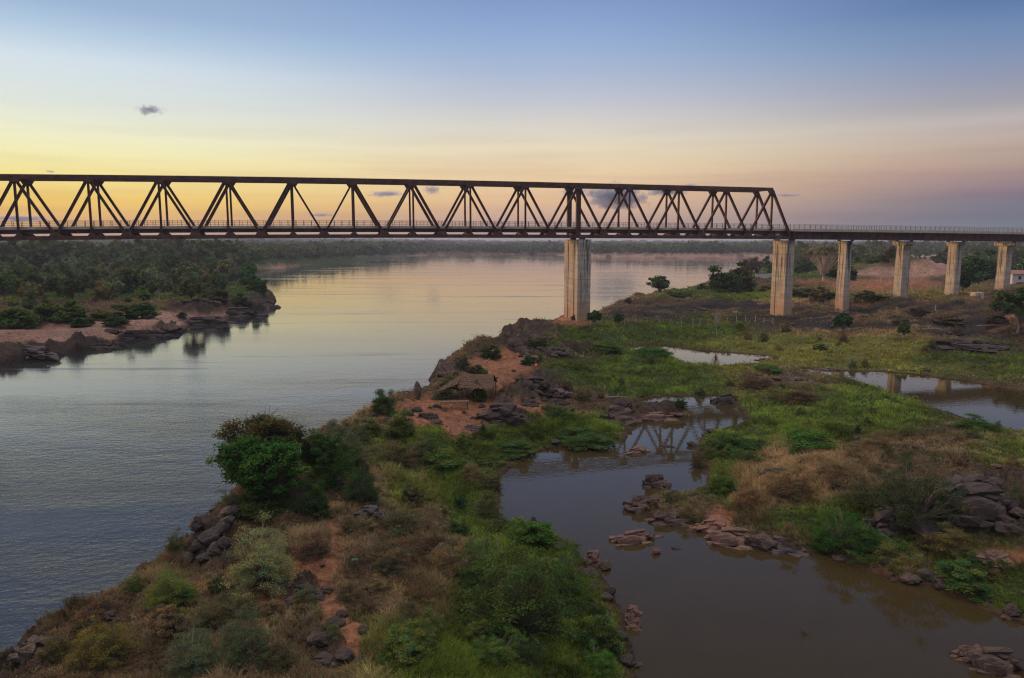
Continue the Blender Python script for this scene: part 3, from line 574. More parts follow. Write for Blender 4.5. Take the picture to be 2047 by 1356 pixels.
# --- near right bank (foot pixel, width and height in photo pixels)
plant('crown', 535, 975, 215, 165, 'olive brown crowned tree leaning over the river behind the bright green one', 'tree', 'tree', col=(.058, .052, .018), seed=1, parts=('crown', 'trunk'))
plant('round', 525, 1020, 235, 175, 'bright green leafy tree on the rocky river edge', 'tree', 'tree', col=(.032, .082, .015), seed=0, parts=('crown', 'trunk'))
near = [
 ('dense', 985, 975, 70, 40, 'tawny green bush on the left pond edge', (.085,.085,.03)), ('dense', 975, 1030, 80, 50, 'tall grassy bush leaning over the left pond edge', (.09,.10,.03)), ('dense', 1000, 1058, 60, 34, 'small green bush at the left pond corner', (.06,.09,.022)), ('airy', 950, 960, 90, 40, 'dry tawny shrub above the left pond edge', (.14,.11,.045)), ('dense', 1395, 935, 50, 40, 'reddish bush on the inner pond shore', (.10,.07,.03)), ('dense', 1425, 905, 60, 40, 'dark green bush on the inner pond shore', (.04,.065,.018)), ('dense', 1490, 930, 90, 45, 'bright green bush behind the inner pond shore', (.06,.11,.02)),
 ('round', 640, 960, 130, 110, 'mid green rounded bush joined to the right of the bright green tree', (.036,.070,.016)), ('dense', 590, 1015, 150, 90, 'shaded green bush under the right side of the bright green tree', (.032,.058,.018)), ('dense', 700, 940, 120, 80, 'olive green bush at the right end of the tree cluster', (.050,.070,.024)), ('dense', 640, 905, 90, 50, 'grey green bush behind the tree cluster at the water', (.07,.09,.045)),
 ('dense', 700, 885, 110, 50, 'leafy green shrub on the water edge above the tree cluster', (.06,.085,.03)), ('dense', 850, 905, 100, 45, 'soft green bush where the lush slope begins', (.07,.10,.025)), ('dense', 270, 1180, 70, 40, 'green bush leaning out over the lower bank', (.07,.10,.025)), ('dense', 110, 1310, 90, 50, 'brown green scrub bush at the lower left edge', (.09,.08,.03)), ('dense', 990, 1330, 160, 80, 'bright green reed clump at the bottom centre', (.07,.115,.022)), ('dense', 840, 1300, 120, 80, 'yellow green bush at the bottom left of the reeds', (.09,.115,.028)), ('dense', 1200, 1340, 110, 60, 'bright lime green tuft bush at the bottom pond edge', (.06,.13,.02)),
 ('dense', 665, 970, 170, 105, 'dark green bush pressed against the right of the bright green tree', (.030,.072,.014)), ('low', 520, 1030, 150, 70, 'dark low bush beneath the bright green tree', (.03,.05,.016)),
 ('airy', 465, 1022, 80, 55, 'grey green feathery shrub overhanging the river under the tree', GRY), ('dense', 725, 1005, 130, 90, 'dark leafy shrub right of the bright green tree by the path', (.03,.055,.018)),
 ('bush', 635, 1030, 75, 85, 'small green shrub below the bright green tree', (.04,.07,.02)), ('airy', 690, 920, 100, 70, 'grey green shrub on the bank above the tree', GRY),
 ('spiky', 768, 830, 92, 78, 'dark spiky shrub on the bank beside the standing boulder', (.035,.07,.022)), ('bush', 800, 880, 110, 72, 'yellow green bush below the dark spiky shrub', (.07,.09,.022)),
 ('bush', 735, 872, 75, 50, 'light green low bush at the water left of the yellow green bush', (.075,.10,.028)), ('airy', 675, 876, 80, 45, 'sparse shrub at the river edge leftmost of the bank row', GRY),
 ('airy', 800, 925, 120, 55, 'brown dry shrub below the yellow green bush', (.10,.075,.035)), ('dense', 520, 1170, 225, 145, 'large pale sage green shrub above the river rocks', (.16,.175,.07)),
 ('dense', 345, 1205, 170, 78, 'yellow green bush hanging over the lower river bank', (.09,.12,.022)), ('dense', 205, 1320, 175, 100, 'yellowish olive shrub in the lower left corner', (.12,.105,.025)),
 ('dense', 385, 1350, 190, 110, 'grey green bush at the bottom edge left of centre', (.075,.095,.045)), ('dense', 495, 1325, 170, 125, 'grey green bush at the bottom beside the rocky path', (.07,.09,.042)),
 ('airy', 430, 1240, 150, 60, 'dark brownish shrub on the lower slope', (.075,.07,.03)), ('airy', 780, 1130, 130, 75, 'dry brown shrub right of the clay path', (.12,.09,.045)), ('airy', 700, 1200, 90, 50, 'dry shrub below the clay path fork', DRY),
 ('airy', 800, 1060, 120, 60, 'dull olive shrub above the clay path', (.095,.085,.035)), ('airy', 620, 1110, 110, 60, 'brown shrub left of the clay path', (.095,.06,.033)),
 ('dense', 1035, 1255, 330, 225, 'largest dark green shrub with bare stems showing, beside the pond', (.050,.082,.020)), ('dense', 1130, 1200, 170, 130, 'green shrub at the pond edge behind the largest shrub', (.055,.10,.020)), ('dense', 960, 1170, 170, 110, 'mid green shrub at the upper left of the largest shrub', (.060,.098,.024)),
 ('low', 1190, 1300, 130, 100, 'green undergrowth mound at the pond shore lower centre', (.05,.075,.02)), ('spiky', 920, 1015, 46, 38, 'small dark shrub in the grass above the pond', (.025,.06,.022)),
 ('bush', 1060, 1085, 130, 60, 'bright green bush at the left pond corner', (.06,.115,.018)), ('airy', 905, 1150, 110, 90, 'tall straw coloured tuft shrub left of the largest shrub', (.2,.14,.06)),
 ('dense', 1825, 1040, 215, 150, 'dark green shrub with long bare stems on the right mound', (.042,.060,.026)), ('airy', 1730, 1010, 120, 60, 'dark low shrub left of the bare stemmed shrub', (.038,.05,.02)), ('airy', 1900, 1040, 110, 75, 'dark shrub right of the bare stemmed shrub', (.04,.052,.022)),
 ('dense', 1690, 1098, 200, 95, 'deep green rounded bush above the pond shore', (.032,.085,.014)), ('low', 1770, 1110, 120, 55, 'green bush next to the deep green rounded one', (.05,.09,.02)),
 ('airy', 1790, 1130, 130, 50, 'yellow green shrub on the pond bank', (.11,.11,.03)), ('airy', 1905, 1095, 130, 60, 'ochre grassy shrub below the dark rock', (.13,.11,.035)), ('bush', 1925, 1175, 140, 60, 'green bush low on the right pond bank', (.055,.095,.022)),
 ('airy', 2035, 1020, 70, 60, 'green shrub at the right edge on the dark rock', (.055,.075,.022)), ('spiky', 1715, 868, 20, 28, 'single dark upright bush in the middle green strip', (.018,.04,.018)),
 ('spiky', 925, 742, 48, 44, 'tall dark shrub on the bank above the leaning boulder', (.035,.06,.025)), ('bush', 950, 750, 52, 26, 'low reddish green shrub by the sand clearing', (.06,.06,.03)), ('low', 905, 775, 66, 28, 'yellow green bush beside the river boulder', (.075,.085,.022)),
 ('bush', 980, 716, 56, 34, 'dark shrub on the bank left of the cliff rock', (.03,.06,.018)), ('spiky', 1041, 664, 20, 18, 'small tuft bush on top of the cliff rock', (.03,.055,.018)), ('bush', 1070, 692, 60, 34, 'olive bush on the flank of the cliff rock', (.055,.065,.025)),
 ('airy', 885, 797, 60, 30, 'sage green shrub between the standing boulder and the hut', GRY), ('bush', 958, 800, 50, 50, 'green bush leaning on the front of the thatched hut', (.055,.075,.02)), ('bush', 970, 752, 22, 18, 'small bright bush above the hut roof', (.06,.105,.02)),
 ('bush', 1060, 728, 66, 22, 'dark green hedge like bush behind the person in orange', (.028,.055,.02)), ('spiky', 1080, 724, 18, 28, 'upright green shrub behind the person in orange', (.03,.08,.02)), ('airy', 1165, 800, 62, 40, 'pale dry shrub beside the person in dark clothes', (.13,.11,.04)),
 ('bush', 1125, 838, 62, 34, 'bright green bush above the grassy shore', (.055,.10,.02)), ('spiky', 965, 868, 26, 32, 'small dark green bush at the end of the black rocks', (.02,.05,.018)), ('airy', 1095, 820, 50, 20, 'yellow tuft bush on the black rocks', (.12,.11,.04)),
 ('bush', 1360, 820, 36, 18, 'tiny green bush on the flat pond rocks', (.04,.07,.02)), ('low', 1160, 880, 170, 26, 'long green reed bank bush along the pond top', (.045,.075,.02)), ('low', 1020, 905, 140, 26, 'green bush bank left of the bridge reflection', (.05,.085,.02)), ('low', 890, 940, 130, 60, 'broad yellow green bush in the lush slope', (.07,.105,.02)),
 ('airy', 1590, 800, 130, 40, 'dry brown thicket between the two back ponds', (.10,.075,.035)), ('airy', 1520, 775, 100, 30, 'reddish brown thicket left of the back ponds', (.09,.062,.035)), ('low', 1480, 905, 150, 48, 'dark green bush on the right shore of the bridge reflection', (.035,.07,.018)),
 ('low', 1620, 900, 170, 55, 'bright green bush mass in the middle strip', (.05,.105,.018)), ('low', 1310, 712, 130, 22, 'deep green low bush left of the narrow pond', (.032,.08,.016)), ('low', 1200, 700, 120, 18, 'green low bush behind the clay clearing', (.05,.085,.02)),
 ('bush', 1640, 700, 40, 16, 'small dark bush on the green flat', (.035,.06,.02)), ('low', 1540, 745, 90, 22, 'bright green bush at the tip between the ponds', (.05,.11,.02)), ('airy', 1750, 900, 120, 45, 'brown dry shrub in the middle strip', (.12,.095,.04)),
 ('low', 1960, 860, 110, 36, 'green bush on the shore of the right pond', (.05,.10,.02)), ('airy', 1580, 985, 120, 70, 'tall straw tuft shrub above the pond rocks', (.17,.115,.048)), ('airy', 1500, 1010, 90, 66, 'golden straw shrub left on the mound', (.19,.125,.05)), ('bush', 1450, 985, 80, 50, 'green grass bush at the inner pond corner', (.05,.09,.018)),
 ('airy', 1380, 1035, 70, 36, 'sparse yellow shrub on the rock spit', (.12,.10,.035)), ('airy', 1960, 1150, 110, 40, 'dry grassy shrub on the right pond slope', (.12,.10,.04)), ('airy', 1680, 950, 120, 40, 'straw shrub on top of the mound', (.16,.11,.05)),
]
for k, px, py, w, h, lb, c in near:
    plant(k, px, py, w, h, lb, col=c, bark=(.20, .155, .11) if k in ('airy', 'dense') else (.08, .06, .045))
rb_ = random.Random(21); k_ = 0
while k_ < 150:
    px, py = rb_.uniform(20, 2040), 660 + 690 * rb_.random() ** 1.2; x, y, z = foot(px, py); d1, d2, g1, g3, g4, g5, g6, g7 = [float(a[0]) for a in grid_at(np.array([x]), np.array([y]), [gdr, gdp, gw[1], gw[3], gw[4], gw[5], gw[6], gw[7]])]
    if min(d1, d2) < .5 or g3 + g5 + g4 > .5 or (px < 560 and py < 760): continue
    W = rb_.uniform(.7, 2.1) * (1 + max(0, math.hypot(x, y) - 60) / 200); gr_ = g1 > .45
    c = rb_.choice([(.055, .09, .02), (.09, .12, .028), (.04, .07, .02)] if gr_ else [(.12, .085, .042), (.085, .075, .035), (.15, .115, .05), (.07, .085, .035), (.10, .06, .035)])
    knd = rb_.choice(['bush', 'spiky', 'airy'] if gr_ else ['airy', 'airy', 'bush', 'spiky'])
    plant(knd, px, py, W, W * rb_.uniform(.45, .9), f"{'small' if W < 1.4 else 'knee high'} {'green' if gr_ or c[1] > c[0] else 'dry brown'} {'spiky' if knd == 'spiky' else 'leafy' if knd == 'bush' else 'wispy'} bush {where(px, py)}", 'bush', 'bush', 'scattered small bushes', c, (.13, .10, .07), k_ % 3, (x, y, z)); k_ += 1
# --- back of the right bank
back = [
 ('fartree', 1187, 652, 40, 34, 'small dark tree at the foot of the river pier', 'tree', GD), ('fartree', 1236, 654, 26, 30, 'thin small tree right of the river pier', 'tree', GD), ('far', 1148, 640, 18, 14, 'little bush against the river pier foot', 'shrub', GD),
 ('fartree', 1316, 594, 54, 46, 'lone round tree on the point by the water', 'tree', (.05, .075, .028)), ('far', 1444, 588, 92, 72, 'broad dark green tree clump left of the second pier', 'tree', (.035, .055, .02)), ('far', 1478, 582, 88, 70, 'olive tree joined to the clump left of the second pier', 'tree', (.055, .062, .028)),
 ('fartree', 1500, 560, 46, 50, 'thin pale branched tree behind the shore clump', 'tree', (.11, .085, .06)), ('far', 1527, 546, 34, 40, 'round dark tree just left of the second pier behind the wall', 'tree', GD), ('far', 1545, 549, 30, 34, 'dark tree showing behind the second pier', 'tree', GD), ('far', 1597, 552, 28, 32, 'dark tree right behind the second pier', 'tree', GD),
 ('far', 1612, 547, 44, 30, 'dark hedge tree left of the pale umbrella tree', 'tree', (.025,.05,.02)), ('far', 1640, 546, 44, 26, 'dark hedge tree behind the pale umbrella tree', 'tree', (.022,.045,.02)), ('far', 1668, 547, 40, 28, 'dark hedge tree right of the pale umbrella tree', 'tree', (.022,.045,.02)),
 ('far', 1700, 548, 44, 30, 'dark green hedge tree behind the third pier foot', 'tree', GD), ('far', 1725, 530, 60, 26, 'wide green tree above the sand slope', 'tree', (.04, .07, .022)), ('far', 1800, 528, 60, 20, 'dark tree line bush on the crest of the sand heap', 'tree', GD), ('far', 1945, 545, 70, 50, 'round green tree behind the largest tree', 'tree', (.045, .08, .022)), ('far', 2000, 560, 60, 44, 'green tree right of the largest tree', 'tree', (.04, .07, .022)), ('far', 1715, 540, 56, 36, 'green tree behind the third pier', 'tree', GM), ('far', 1745, 546, 40, 24, 'small dark tree at the foot of the sand heap', 'tree', GD), ('fartree', 1780, 550, 40, 42, 'reddish bare tree beside the fourth pier', 'tree', (.075, .055, .035)), ('far', 1768, 548, 24, 22, 'dark bush left of the fourth pier', 'shrub', GD),
 ('far', 1965, 562, 104, 82, 'largest dark green tree between the two last piers', 'tree', (.028, .062, .02)), ('far', 1890, 532, 62, 50, 'olive wide crowned tree beyond the sand heap', 'tree', (.045, .055, .026)), ('far', 1925, 558, 36, 30, 'green bush left of the largest tree', 'shrub', GM),
 ('fartree', 1922, 590, 46, 46, 'small dark tree growing in front of the fifth pier', 'tree', (.025, .042, .018)), ('far', 2035, 555, 50, 50, 'bright green tree at the right edge behind the last pier', 'tree', GM), ('fartree', 2035, 668, 110, 100, 'leafy tree with thin pale trunks at the right edge', 'tree', (.045, .07, .022)), ('far', 2010, 620, 70, 46, 'green shrub below the last pier', 'shrub', (.045, .075, .022)),
 ('fartree', 1683, 668, 54, 46, 'small dark green tree in front of the third pier', 'tree', (.028, .06, .018)), ('fartree', 1806, 680, 30, 40, 'small light green tree on the burnt flat', 'tree', (.05, .08, .022)), ('far', 1600, 592, 90, 26, 'pale olive scrub between second and third pier', 'shrub', (.095, .085, .038)), ('far', 1650, 600, 80, 28, 'pale olive scrub left of the third pier', 'shrub', (.10, .085, .04)),
 ('far', 1740, 606, 80, 20, 'dark olive scrub along the field fence', 'shrub', (.07, .07, .032)), ('far', 1360, 597, 90, 16, 'low dark green shrub on the grassy point', 'shrub', (.03, .055, .02)), ('far', 1540, 574, 60, 14, 'low olive shrub below the white wall', 'shrub', (.075, .075, .03)),
 ('far', 1256, 606, 22, 12, 'low twiggy shrub at the water right of the river pier', 'shrub', (.05, .05, .03)), ('far', 1800, 648, 40, 18, 'round grey shrub on the burnt flat', 'shrub', (.10, .085, .06)), ('far', 1900, 646, 80, 20, 'brown scrub on the burnt flat', 'shrub', (.075, .058, .036)), ('far', 1990, 650, 60, 24, 'brown scrub near the right edge tree', 'shrub', (.07, .055, .034)), ('far', 1850, 625, 100, 16, 'dark charred scrub below the fifth pier', 'shrub', (.045, .036, .028)),
]
for k, px, py, w, h, lb, nm, c in back:
    plant(k, px, py, w, h, lb, nm, nm, col=c, bark=(.24, .20, .16), parts=('crown', 'trunk') if nm == 'tree' else ('foliage', 'stem'))
plant('umbrella', 1646, 564, 84, 80, 'wide umbrella crowned tree with pale bare branches', 'tree', 'tree', col=(.15, .135, .075), bark=(.5, .42, .33), seed=0, parts=('crown', 'trunk'))
plant('bare', 1431, 672, 44, 66, 'leafless pale sapling on the green flat', 'bare_tree', 'tree', col=(.12, .1, .06), bark=(.3, .25, .2), parts=('crown', 'trunk'))
plant('bare', 1496, 668, 14, 30, 'thin bare sapling right of the leafless pale one', 'bare_tree', 'tree', col=(.12, .1, .06), bark=(.16, .13, .1), parts=('crown', 'trunk'))
plant('bare', 1431, 727, 12, 22, 'bare twig standing in the narrow back pond', 'bare_tree', 'tree', col=(.05, .05, .03), bark=(.05, .04, .03), parts=('crown', 'trunk'))
# --- left bank
leftb = [(30, 655, 120, 60, 'light green bush at the left edge above the beach', GM), (95, 640, 90, 50, 'green bush above the sandy beach', (.05, .08, .02)), (165, 652, 60, 22, 'low dark bush at the back of the beach', GD), (60, 625, 46, 56, 'tall pale leaved tree over the beach bushes', (.08, .10, .045)),
         (138, 642, 84, 52, 'rounded mid green bush above the beach', GM), (268, 640, 100, 52, 'rounded dark green bush on the meadow edge', (.04, .07, .018)), (232, 648, 70, 22, 'low dark green bush left of the rounded one', GD), (290, 604, 36, 36, 'light green upright shrub before the forest', GL), (345, 640, 20, 10, 'tiny pale bush on the shore rocks', PALE), (365, 641, 26, 12, 'tiny dark bush on the shore rocks', GD), (480, 612, 60, 40, 'green shrub on the rocky point', (.045, .06, .024)), (440, 606, 60, 36, 'olive shrub behind the rocky point', (.05, .06, .03)), (515, 590, 56, 50, 'dark dense shrub on the tip of the rocky point', GD), (200, 640, 60, 26, 'small olive bush between the beach bushes', OL)]
for px, py, w, h, lb, c in leftb: plant('far', px, py, w, h, lb, col=c)
rf = random.Random(5); n = 0; tries = 0
kinds_f = [('fartree', 'dark crowned tree in the forest on the left bank', (.050, .082, .026)), ('fartree', 'pale trunked tree in the forest on the left bank', (.095, .125, .055)), ('far', 'round dense tree in the forest on the left bank', (.044, .088, .024)), ('far', 'olive tinted tree in the forest on the left bank', (.095, .10, .038))]
while n < 270 and tries < 4000:
    tries += 1
    az = R(rf.uniform(-38, -17.5)); r = math.exp(rf.uniform(math.log(168), math.log(520))); x, y = r * math.sin(az), r * math.cos(az); z, d = [float(a[0]) for a in grid_at(np.array([x]), np.array([y]), [gz, gdr])]
    px, py = w2px(x, y, z)
    if d < 6 or py > 606 + rf.uniform(-4, 3) or px > 545: continue
    k, lb, c = rf.choice(kinds_f); H_ = rf.uniform(5.5, 9.5) * (1 if r > 250 else .85); W = H_ * rf.uniform(.7, 1.05)
    j = rf.uniform(.75, 1.3); h2 = rf.uniform(.8, 1.35)
    lb = lb.replace('in the forest on the left bank', ('in the front row' if py > 575 else 'deep' if py < 540 else 'midway') + ' in the left bank forest' + (' near the photo edge' if px < 150 else ' above the beach' if px < 350 else ' towards the rocky point'))
    plant(k, px, py, W, H_, lb, 'forest_tree', 'tree', 'trees of the left bank forest', (c[0] * j * h2, c[1] * j, c[2] * j), (.50, .44, .36) if 'pale' in lb else (.16, .13, .1), n % 3, (x, y, z), parts=('crown', 'trunk')); n += 1

# --- far-off woods, one mass
rw = np.random.RandomState(3); NT = 26000
waz = np.radians(rw.uniform(-44, 44, NT)); wr = np.exp(rw.uniform(math.log(300), math.log(6500), NT)); wx, wy = wr * np.sin(waz), wr * np.cos(waz)
wz, wd_, ws5, ws3 = grid_at(wx, wy, [gz, gdr, gw[5], gw[3]]); wpx, wpy = w2px(wx, wy, wz)
rightfar = (waz > R(4)) & (wr > 300) & (wr < 1150)
ok = (wd_ > 8 + wr * .006) & (ws5 < .5) & (ws3 < .5) & (((wpx < 830) & (wr > 430)) | (wr > np.where(waz > R(3), 1010, 1150)) | (rightfar & (wr > 330) & (wpx > 1590) & (wpy < 545) & (fbm(wx / 60, wy / 60, 70, 3) > .05)))
wx, wy, wz, wr = wx[ok], wy[ok], wz[ok], wr[ok]; nT = len(wx); LN = 26
hgt = rw.uniform(6, 11, nT) * (1 + .35 * (vn(wx / 90, wy / 90, 71) > .7)); wid = hgt * rw.uniform(.4, .62, nT) * (1 + wr / 3500)
q = rw.normal(size=(nT, LN, 3)); q /= np.linalg.norm(q, axis=2)[..., None]; q[..., 2] = q[..., 2] * .5 + .52
pts = np.stack([wx, wy, wz], 1)[:, None] + q * np.stack([wid, wid, hgt], 1)[:, None]
tn = (rw.uniform(.6, 1.3, nT)[:, None] * rw.uniform(.75, 1.2, (nT, LN)))[..., None]; hv = vn(wx / 120, wy / 120, 72)[:, None, None]
colw = tn * (np.array([.044, .062, .026]) * (1 - hv) + np.array([.080, .074, .036]) * hv)
sz = np.repeat(np.clip(hgt * .22, .9, 3.4) * np.clip(wr / 900, .7, 1.6), LN)
v, f, cc = rhombs(pts.reshape(-1, 3), sz, .8, .3, colw.reshape(-1, 3), rw)
far = link('distant_woods', mesh_np('distant_woods', v, f, M_leaf, cc)); far.color = (1, 1, 1, 1); tag(far, 'hazy dark woodland covering the far river banks and horizon', 'woods', kind='stuff')
# babassu-like palms against the skyline
def palm_mesh():
    m = MB(); m.tube([((0, 0, -.4), .022), ((.02, 0, .4), .018), ((0, 0, .8), .016)], 5); st = m.mesh('palm_trunk', M_bark)
    rg = np.random.RandomState(2); P = []
    vs = []; fs = []
    for i in range(16):
        a = i * 2.4; el = rg.uniform(.2, 1.2); d = np.array([math.cos(a) * math.cos(el), math.sin(a) * math.cos(el), math.sin(el)])
        sd = np.array([-math.sin(a), math.cos(a), 0]) * .035; p0 = np.array([0, 0, .8]); p1 = p0 + d * .22; p2 = p1 + d * np.array([1, 1, .2]) * .16 - np.array([0, 0, .07])
        o = len(vs); vs += [p0 - sd * .4, p0 + sd * .4, p1 + sd, p1 - sd, p2]; fs += [(o, o + 1, o + 2, o + 3), (o + 3, o + 2, o + 4, o + 4)]
    me = bpy.data.meshes.new('palm_fronds'); me.from_pydata([tuple(p) for p in vs], [], [f if f[2] != f[3] else f[:3] for f in fs])
    a = me.color_attributes.new('col', 'FLOAT_COLOR', 'POINT'); a.data.foreach_set('color', [1.] * (4 * len(vs))); me.materials.append(M_leaf); return me, st
pf, ps = palm_mesh()
for i in range(34):
    az = R(rf.uniform(-14, 30)); r = rf.uniform(1150, 2300); x, y = r * math.sin(az), r * math.cos(az); z, d = [float(a[0]) for a in grid_at(np.array([x]), np.array([y]), [gz, gdr])]
    if d < 20: continue
    o = empty('palm_tree', (x, y, z), rf.uniform(0, 6), label='tall palm standing out of the far woods', cat='palm', group='palms on the skyline'); s = rf.uniform(13, 19); o.scale = (s, s, s)
    a = link('crown', pf, o); a.color = (.03, .05, .025, 1); b = link('trunk', ps, o); b.color = (.1, .09, .07, 1)

# ------------------------------------------------------------------ ground cover (grass nobody could count)
def scatter(nn, r0, r1, seed):
    rg = np.random.RandomState(seed); az = np.radians(rg.uniform(-40, 40, nn)); r = np.exp(rg.uniform(math.log(r0), math.log(r1), nn))
    x, y = r * np.sin(az), r * np.cos(az); res = grid_at(x, y, [gz, gdr, gdp] + [gw[k] for k in range(8)]); return x, y, r, res, rg
def blades(x, y, z, r, h, wd, lean, col, rg, per):
    n = len(x); x = np.repeat(x, per); y = np.repeat(y, per); z = np.repeat(z, per); h = np.repeat(h, per) * rg.uniform(.5, 1.15, n * per); wd = np.repeat(wd, per); ln = np.repeat(lean, per)
    sp = h * .28; a = rg.uniform(0, 6.283, n * per); x = x + np.cos(a) * sp * rg.rand(n * per); y = y + np.sin(a) * sp * rg.rand(n * per)
    b = rg.uniform(0, 6.283, n * per); a2 = a + rg.normal(size=n * per) * .7
    dx, dy = np.cos(a2) * ln * h, np.sin(a2) * ln * h; wx_, wy_ = np.cos(b) * wd / 2, np.sin(b) * wd / 2
    B = np.stack([x, y, z - .05], 1); Wv = np.stack([wx_, wy_, np.zeros_like(wx_)], 1)
    M_ = B + np.stack([dx * .35, dy * .35, h * .6], 1); T = B + np.stack([dx, dy, h * (1 - .25 * ln)], 1)
    v = np.stack([B - Wv, B + Wv, M_ - Wv * .8, M_ + Wv * .8, T], 1).reshape(-1, 3); i = np.arange(n * per)[:, None] * 5
    f = np.concatenate([i + [0, 1, 3], i + [0, 3, 2], i + [2, 3, 4]], 0)
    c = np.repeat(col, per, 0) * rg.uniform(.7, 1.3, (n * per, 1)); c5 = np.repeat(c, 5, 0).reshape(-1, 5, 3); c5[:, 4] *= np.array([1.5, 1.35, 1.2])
    return v, f, c5.reshape(-1, 3)
def zcol(res, pal, x, y, rg):
    t = (fbm(x / 5, y / 5, 55, 3) + .9 * fbm(x / 1.1, y / 1.1, 56, 2) * np.clip(80 / np.hypot(x, y), .3, 1))[:, None]; W = np.stack([res[3 + k] for k in range(8)], 1); c = W @ pal
    return c * np.clip(1 + .75 * t, .25, 2.2) * (1 + .12 * rg.normal(size=(len(x), 1))) * np.array([1, 1, 1]) * (1 + .10 * rg.normal(size=(len(x), 3)))
PALG = np.array([(.150,.112,.060),(.100,.140,.020),(.180,.175,.034),(.17,.12,.055),(.10,.085,.04),(.15,.12,.05),(.25,.18,.09),(.075,.055,.036)])
DENS = [.8, 1.0, .95, .05, .10, .0, .95, .22]
specs = [('grass', 62000, 24, 75, 13, 101), ('grass', 70000, 60, 230, 9, 102), ('grass', 26000, 200, 420, 6, 103)]
for nm, nn, r0, r1, per, sd in specs:
    x, y, r, res, rg = scatter(nn, r0, r1, sd); W = np.stack([res[3 + k] for k in range(8)], 1); pr = W @ np.array(DENS)
    pr = pr * np.clip(.35 + 1.5 * vn(x / 1.3, y / 1.3, 66), 0, 1)
    keep = (rg.rand(len(x)) < pr) & (res[1] > .1) & (res[2] > .15 + .6 * vn(x / 1.1, y / 1.1, 69)) & (r > 5)
    x, y, r = x[keep], y[keep], r[keep]; res = [a[keep] for a in res]; W = W[keep]
    col = np.clip(zcol(res, PALG * {101: 1.0, 102: 1.18, 103: 1.3}[sd], x, y, rg), .004, .6)  # paler pasture farther off, with its backlit sheen put into the palette
    far_k = np.clip(r / 70, 1, 4)
    h = (W @ np.array([.45, .55, .5, .3, .3, .3, .75, .25])) * (.35 + 1.3 * vn(x / 2.2, y / 2.2, 67) ** 1.5) * far_k ** .2
    wd = .022 * np.clip(r / 38, 1, 9); lean = .45 + .35 * rg.rand(len(x))
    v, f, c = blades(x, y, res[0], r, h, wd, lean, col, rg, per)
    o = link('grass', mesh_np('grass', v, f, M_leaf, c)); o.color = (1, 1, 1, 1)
    tag(o, {101: 'tall green and straw grass covering the near banks', 102: 'green and dry grass on the banks around the ponds', 103: 'short pasture grass on the flats under the bridge'}[sd], 'grass', kind='stuff')
# leafy ground cover in low mounds
x, y, r, res, rg = scatter(15000, 24, 260, 200); W = np.stack([res[3 + k] for k in range(8)], 1); pr = W @ np.array([.55, .9, .6, .02, .10, .0, .35, .1]) * np.clip(2.2 * vn(x / 3, y / 3, 68) - .3, 0, 1)
keep = (rg.rand(len(x)) < pr) & (res[1] > .4) & (res[2] > .3); x, y, r = x[keep], y[keep], r[keep]; res = [a[keep] for a in res]
col = np.clip(zcol(res, PALG * .85, x, y, rg), .004, .6); NL = 46; rad = (.35 + .5 * rg.rand(len(x))) * np.clip(r / 60, .8, 2.6)
q = rg.normal(size=(len(x), NL, 3)); q /= np.linalg.norm(q, axis=2)[..., None]; q[..., 2] = np.abs(q[..., 2]) * .62
pts = np.stack([x, y, res[0] - .05], 1)[:, None] + q * rad[:, None, None] * (rg.rand(len(x), NL, 1) ** .4)
sz = np.repeat(.035 * np.clip(r / 40, .8, 5), NL); v, f, cc = rhombs(pts.reshape(-1, 3), sz, .5, .4, np.repeat(col, NL, 0) * rg.uniform(.65, 1.35, (len(sz), 1)), rg)
o = link('ground_cover', mesh_np('ground_cover', v, f, M_leaf, cc)); o.color = (1, 1, 1, 1); tag(o, 'low leafy weeds growing in mounds among the grass', 'weeds', kind='stuff')

# ------------------------------------------------------------------ rocks
def m_rock(t, out):
    g = G(t); co = g.n('ShaderNodeTexCoord').outputs['Object']; oi = g.n('ShaderNodeObjectInfo'); n1 = g.noise(co, 2.2, 8, .7); v = g.n('ShaderNodeTexVoronoi', {'Vector': co, 'Scale': 3.2}, feature='DISTANCE_TO_EDGE').outputs[0]; n2 = g.noise(co, 9, 5, .7)
    c = g.mix(g.mr(n1, .35, .68), g.mix(1., oi.outputs['Color'], (.5, .45, .45, 1), 'MULTIPLY'), g.mix(1., oi.outputs['Color'], (1.25, 1.15, 1.1, 1), 'MULTIPLY'))
    c = g.mix(g.mr(n2, .35, .7, 0, .65), c, (.035, .028, .025, 1)); c = g.mix(g.mr(v, .0, .025, .3, 0), c, (.02, .017, .015, 1))
    bp = g.n('ShaderNodeBump', {'Strength': .9, 'Distance': .12, 'Height': g.m('ADD', n1, g.m('MULTIPLY', n2, .8))}).outputs[0]
    t.links.new(g.n('ShaderNodeBsdfPrincipled', {'Base Color': c, 'Roughness': .85, 'Normal': bp}).outputs[0], out.inputs[0])
M_rock = material('rock', m_rock)
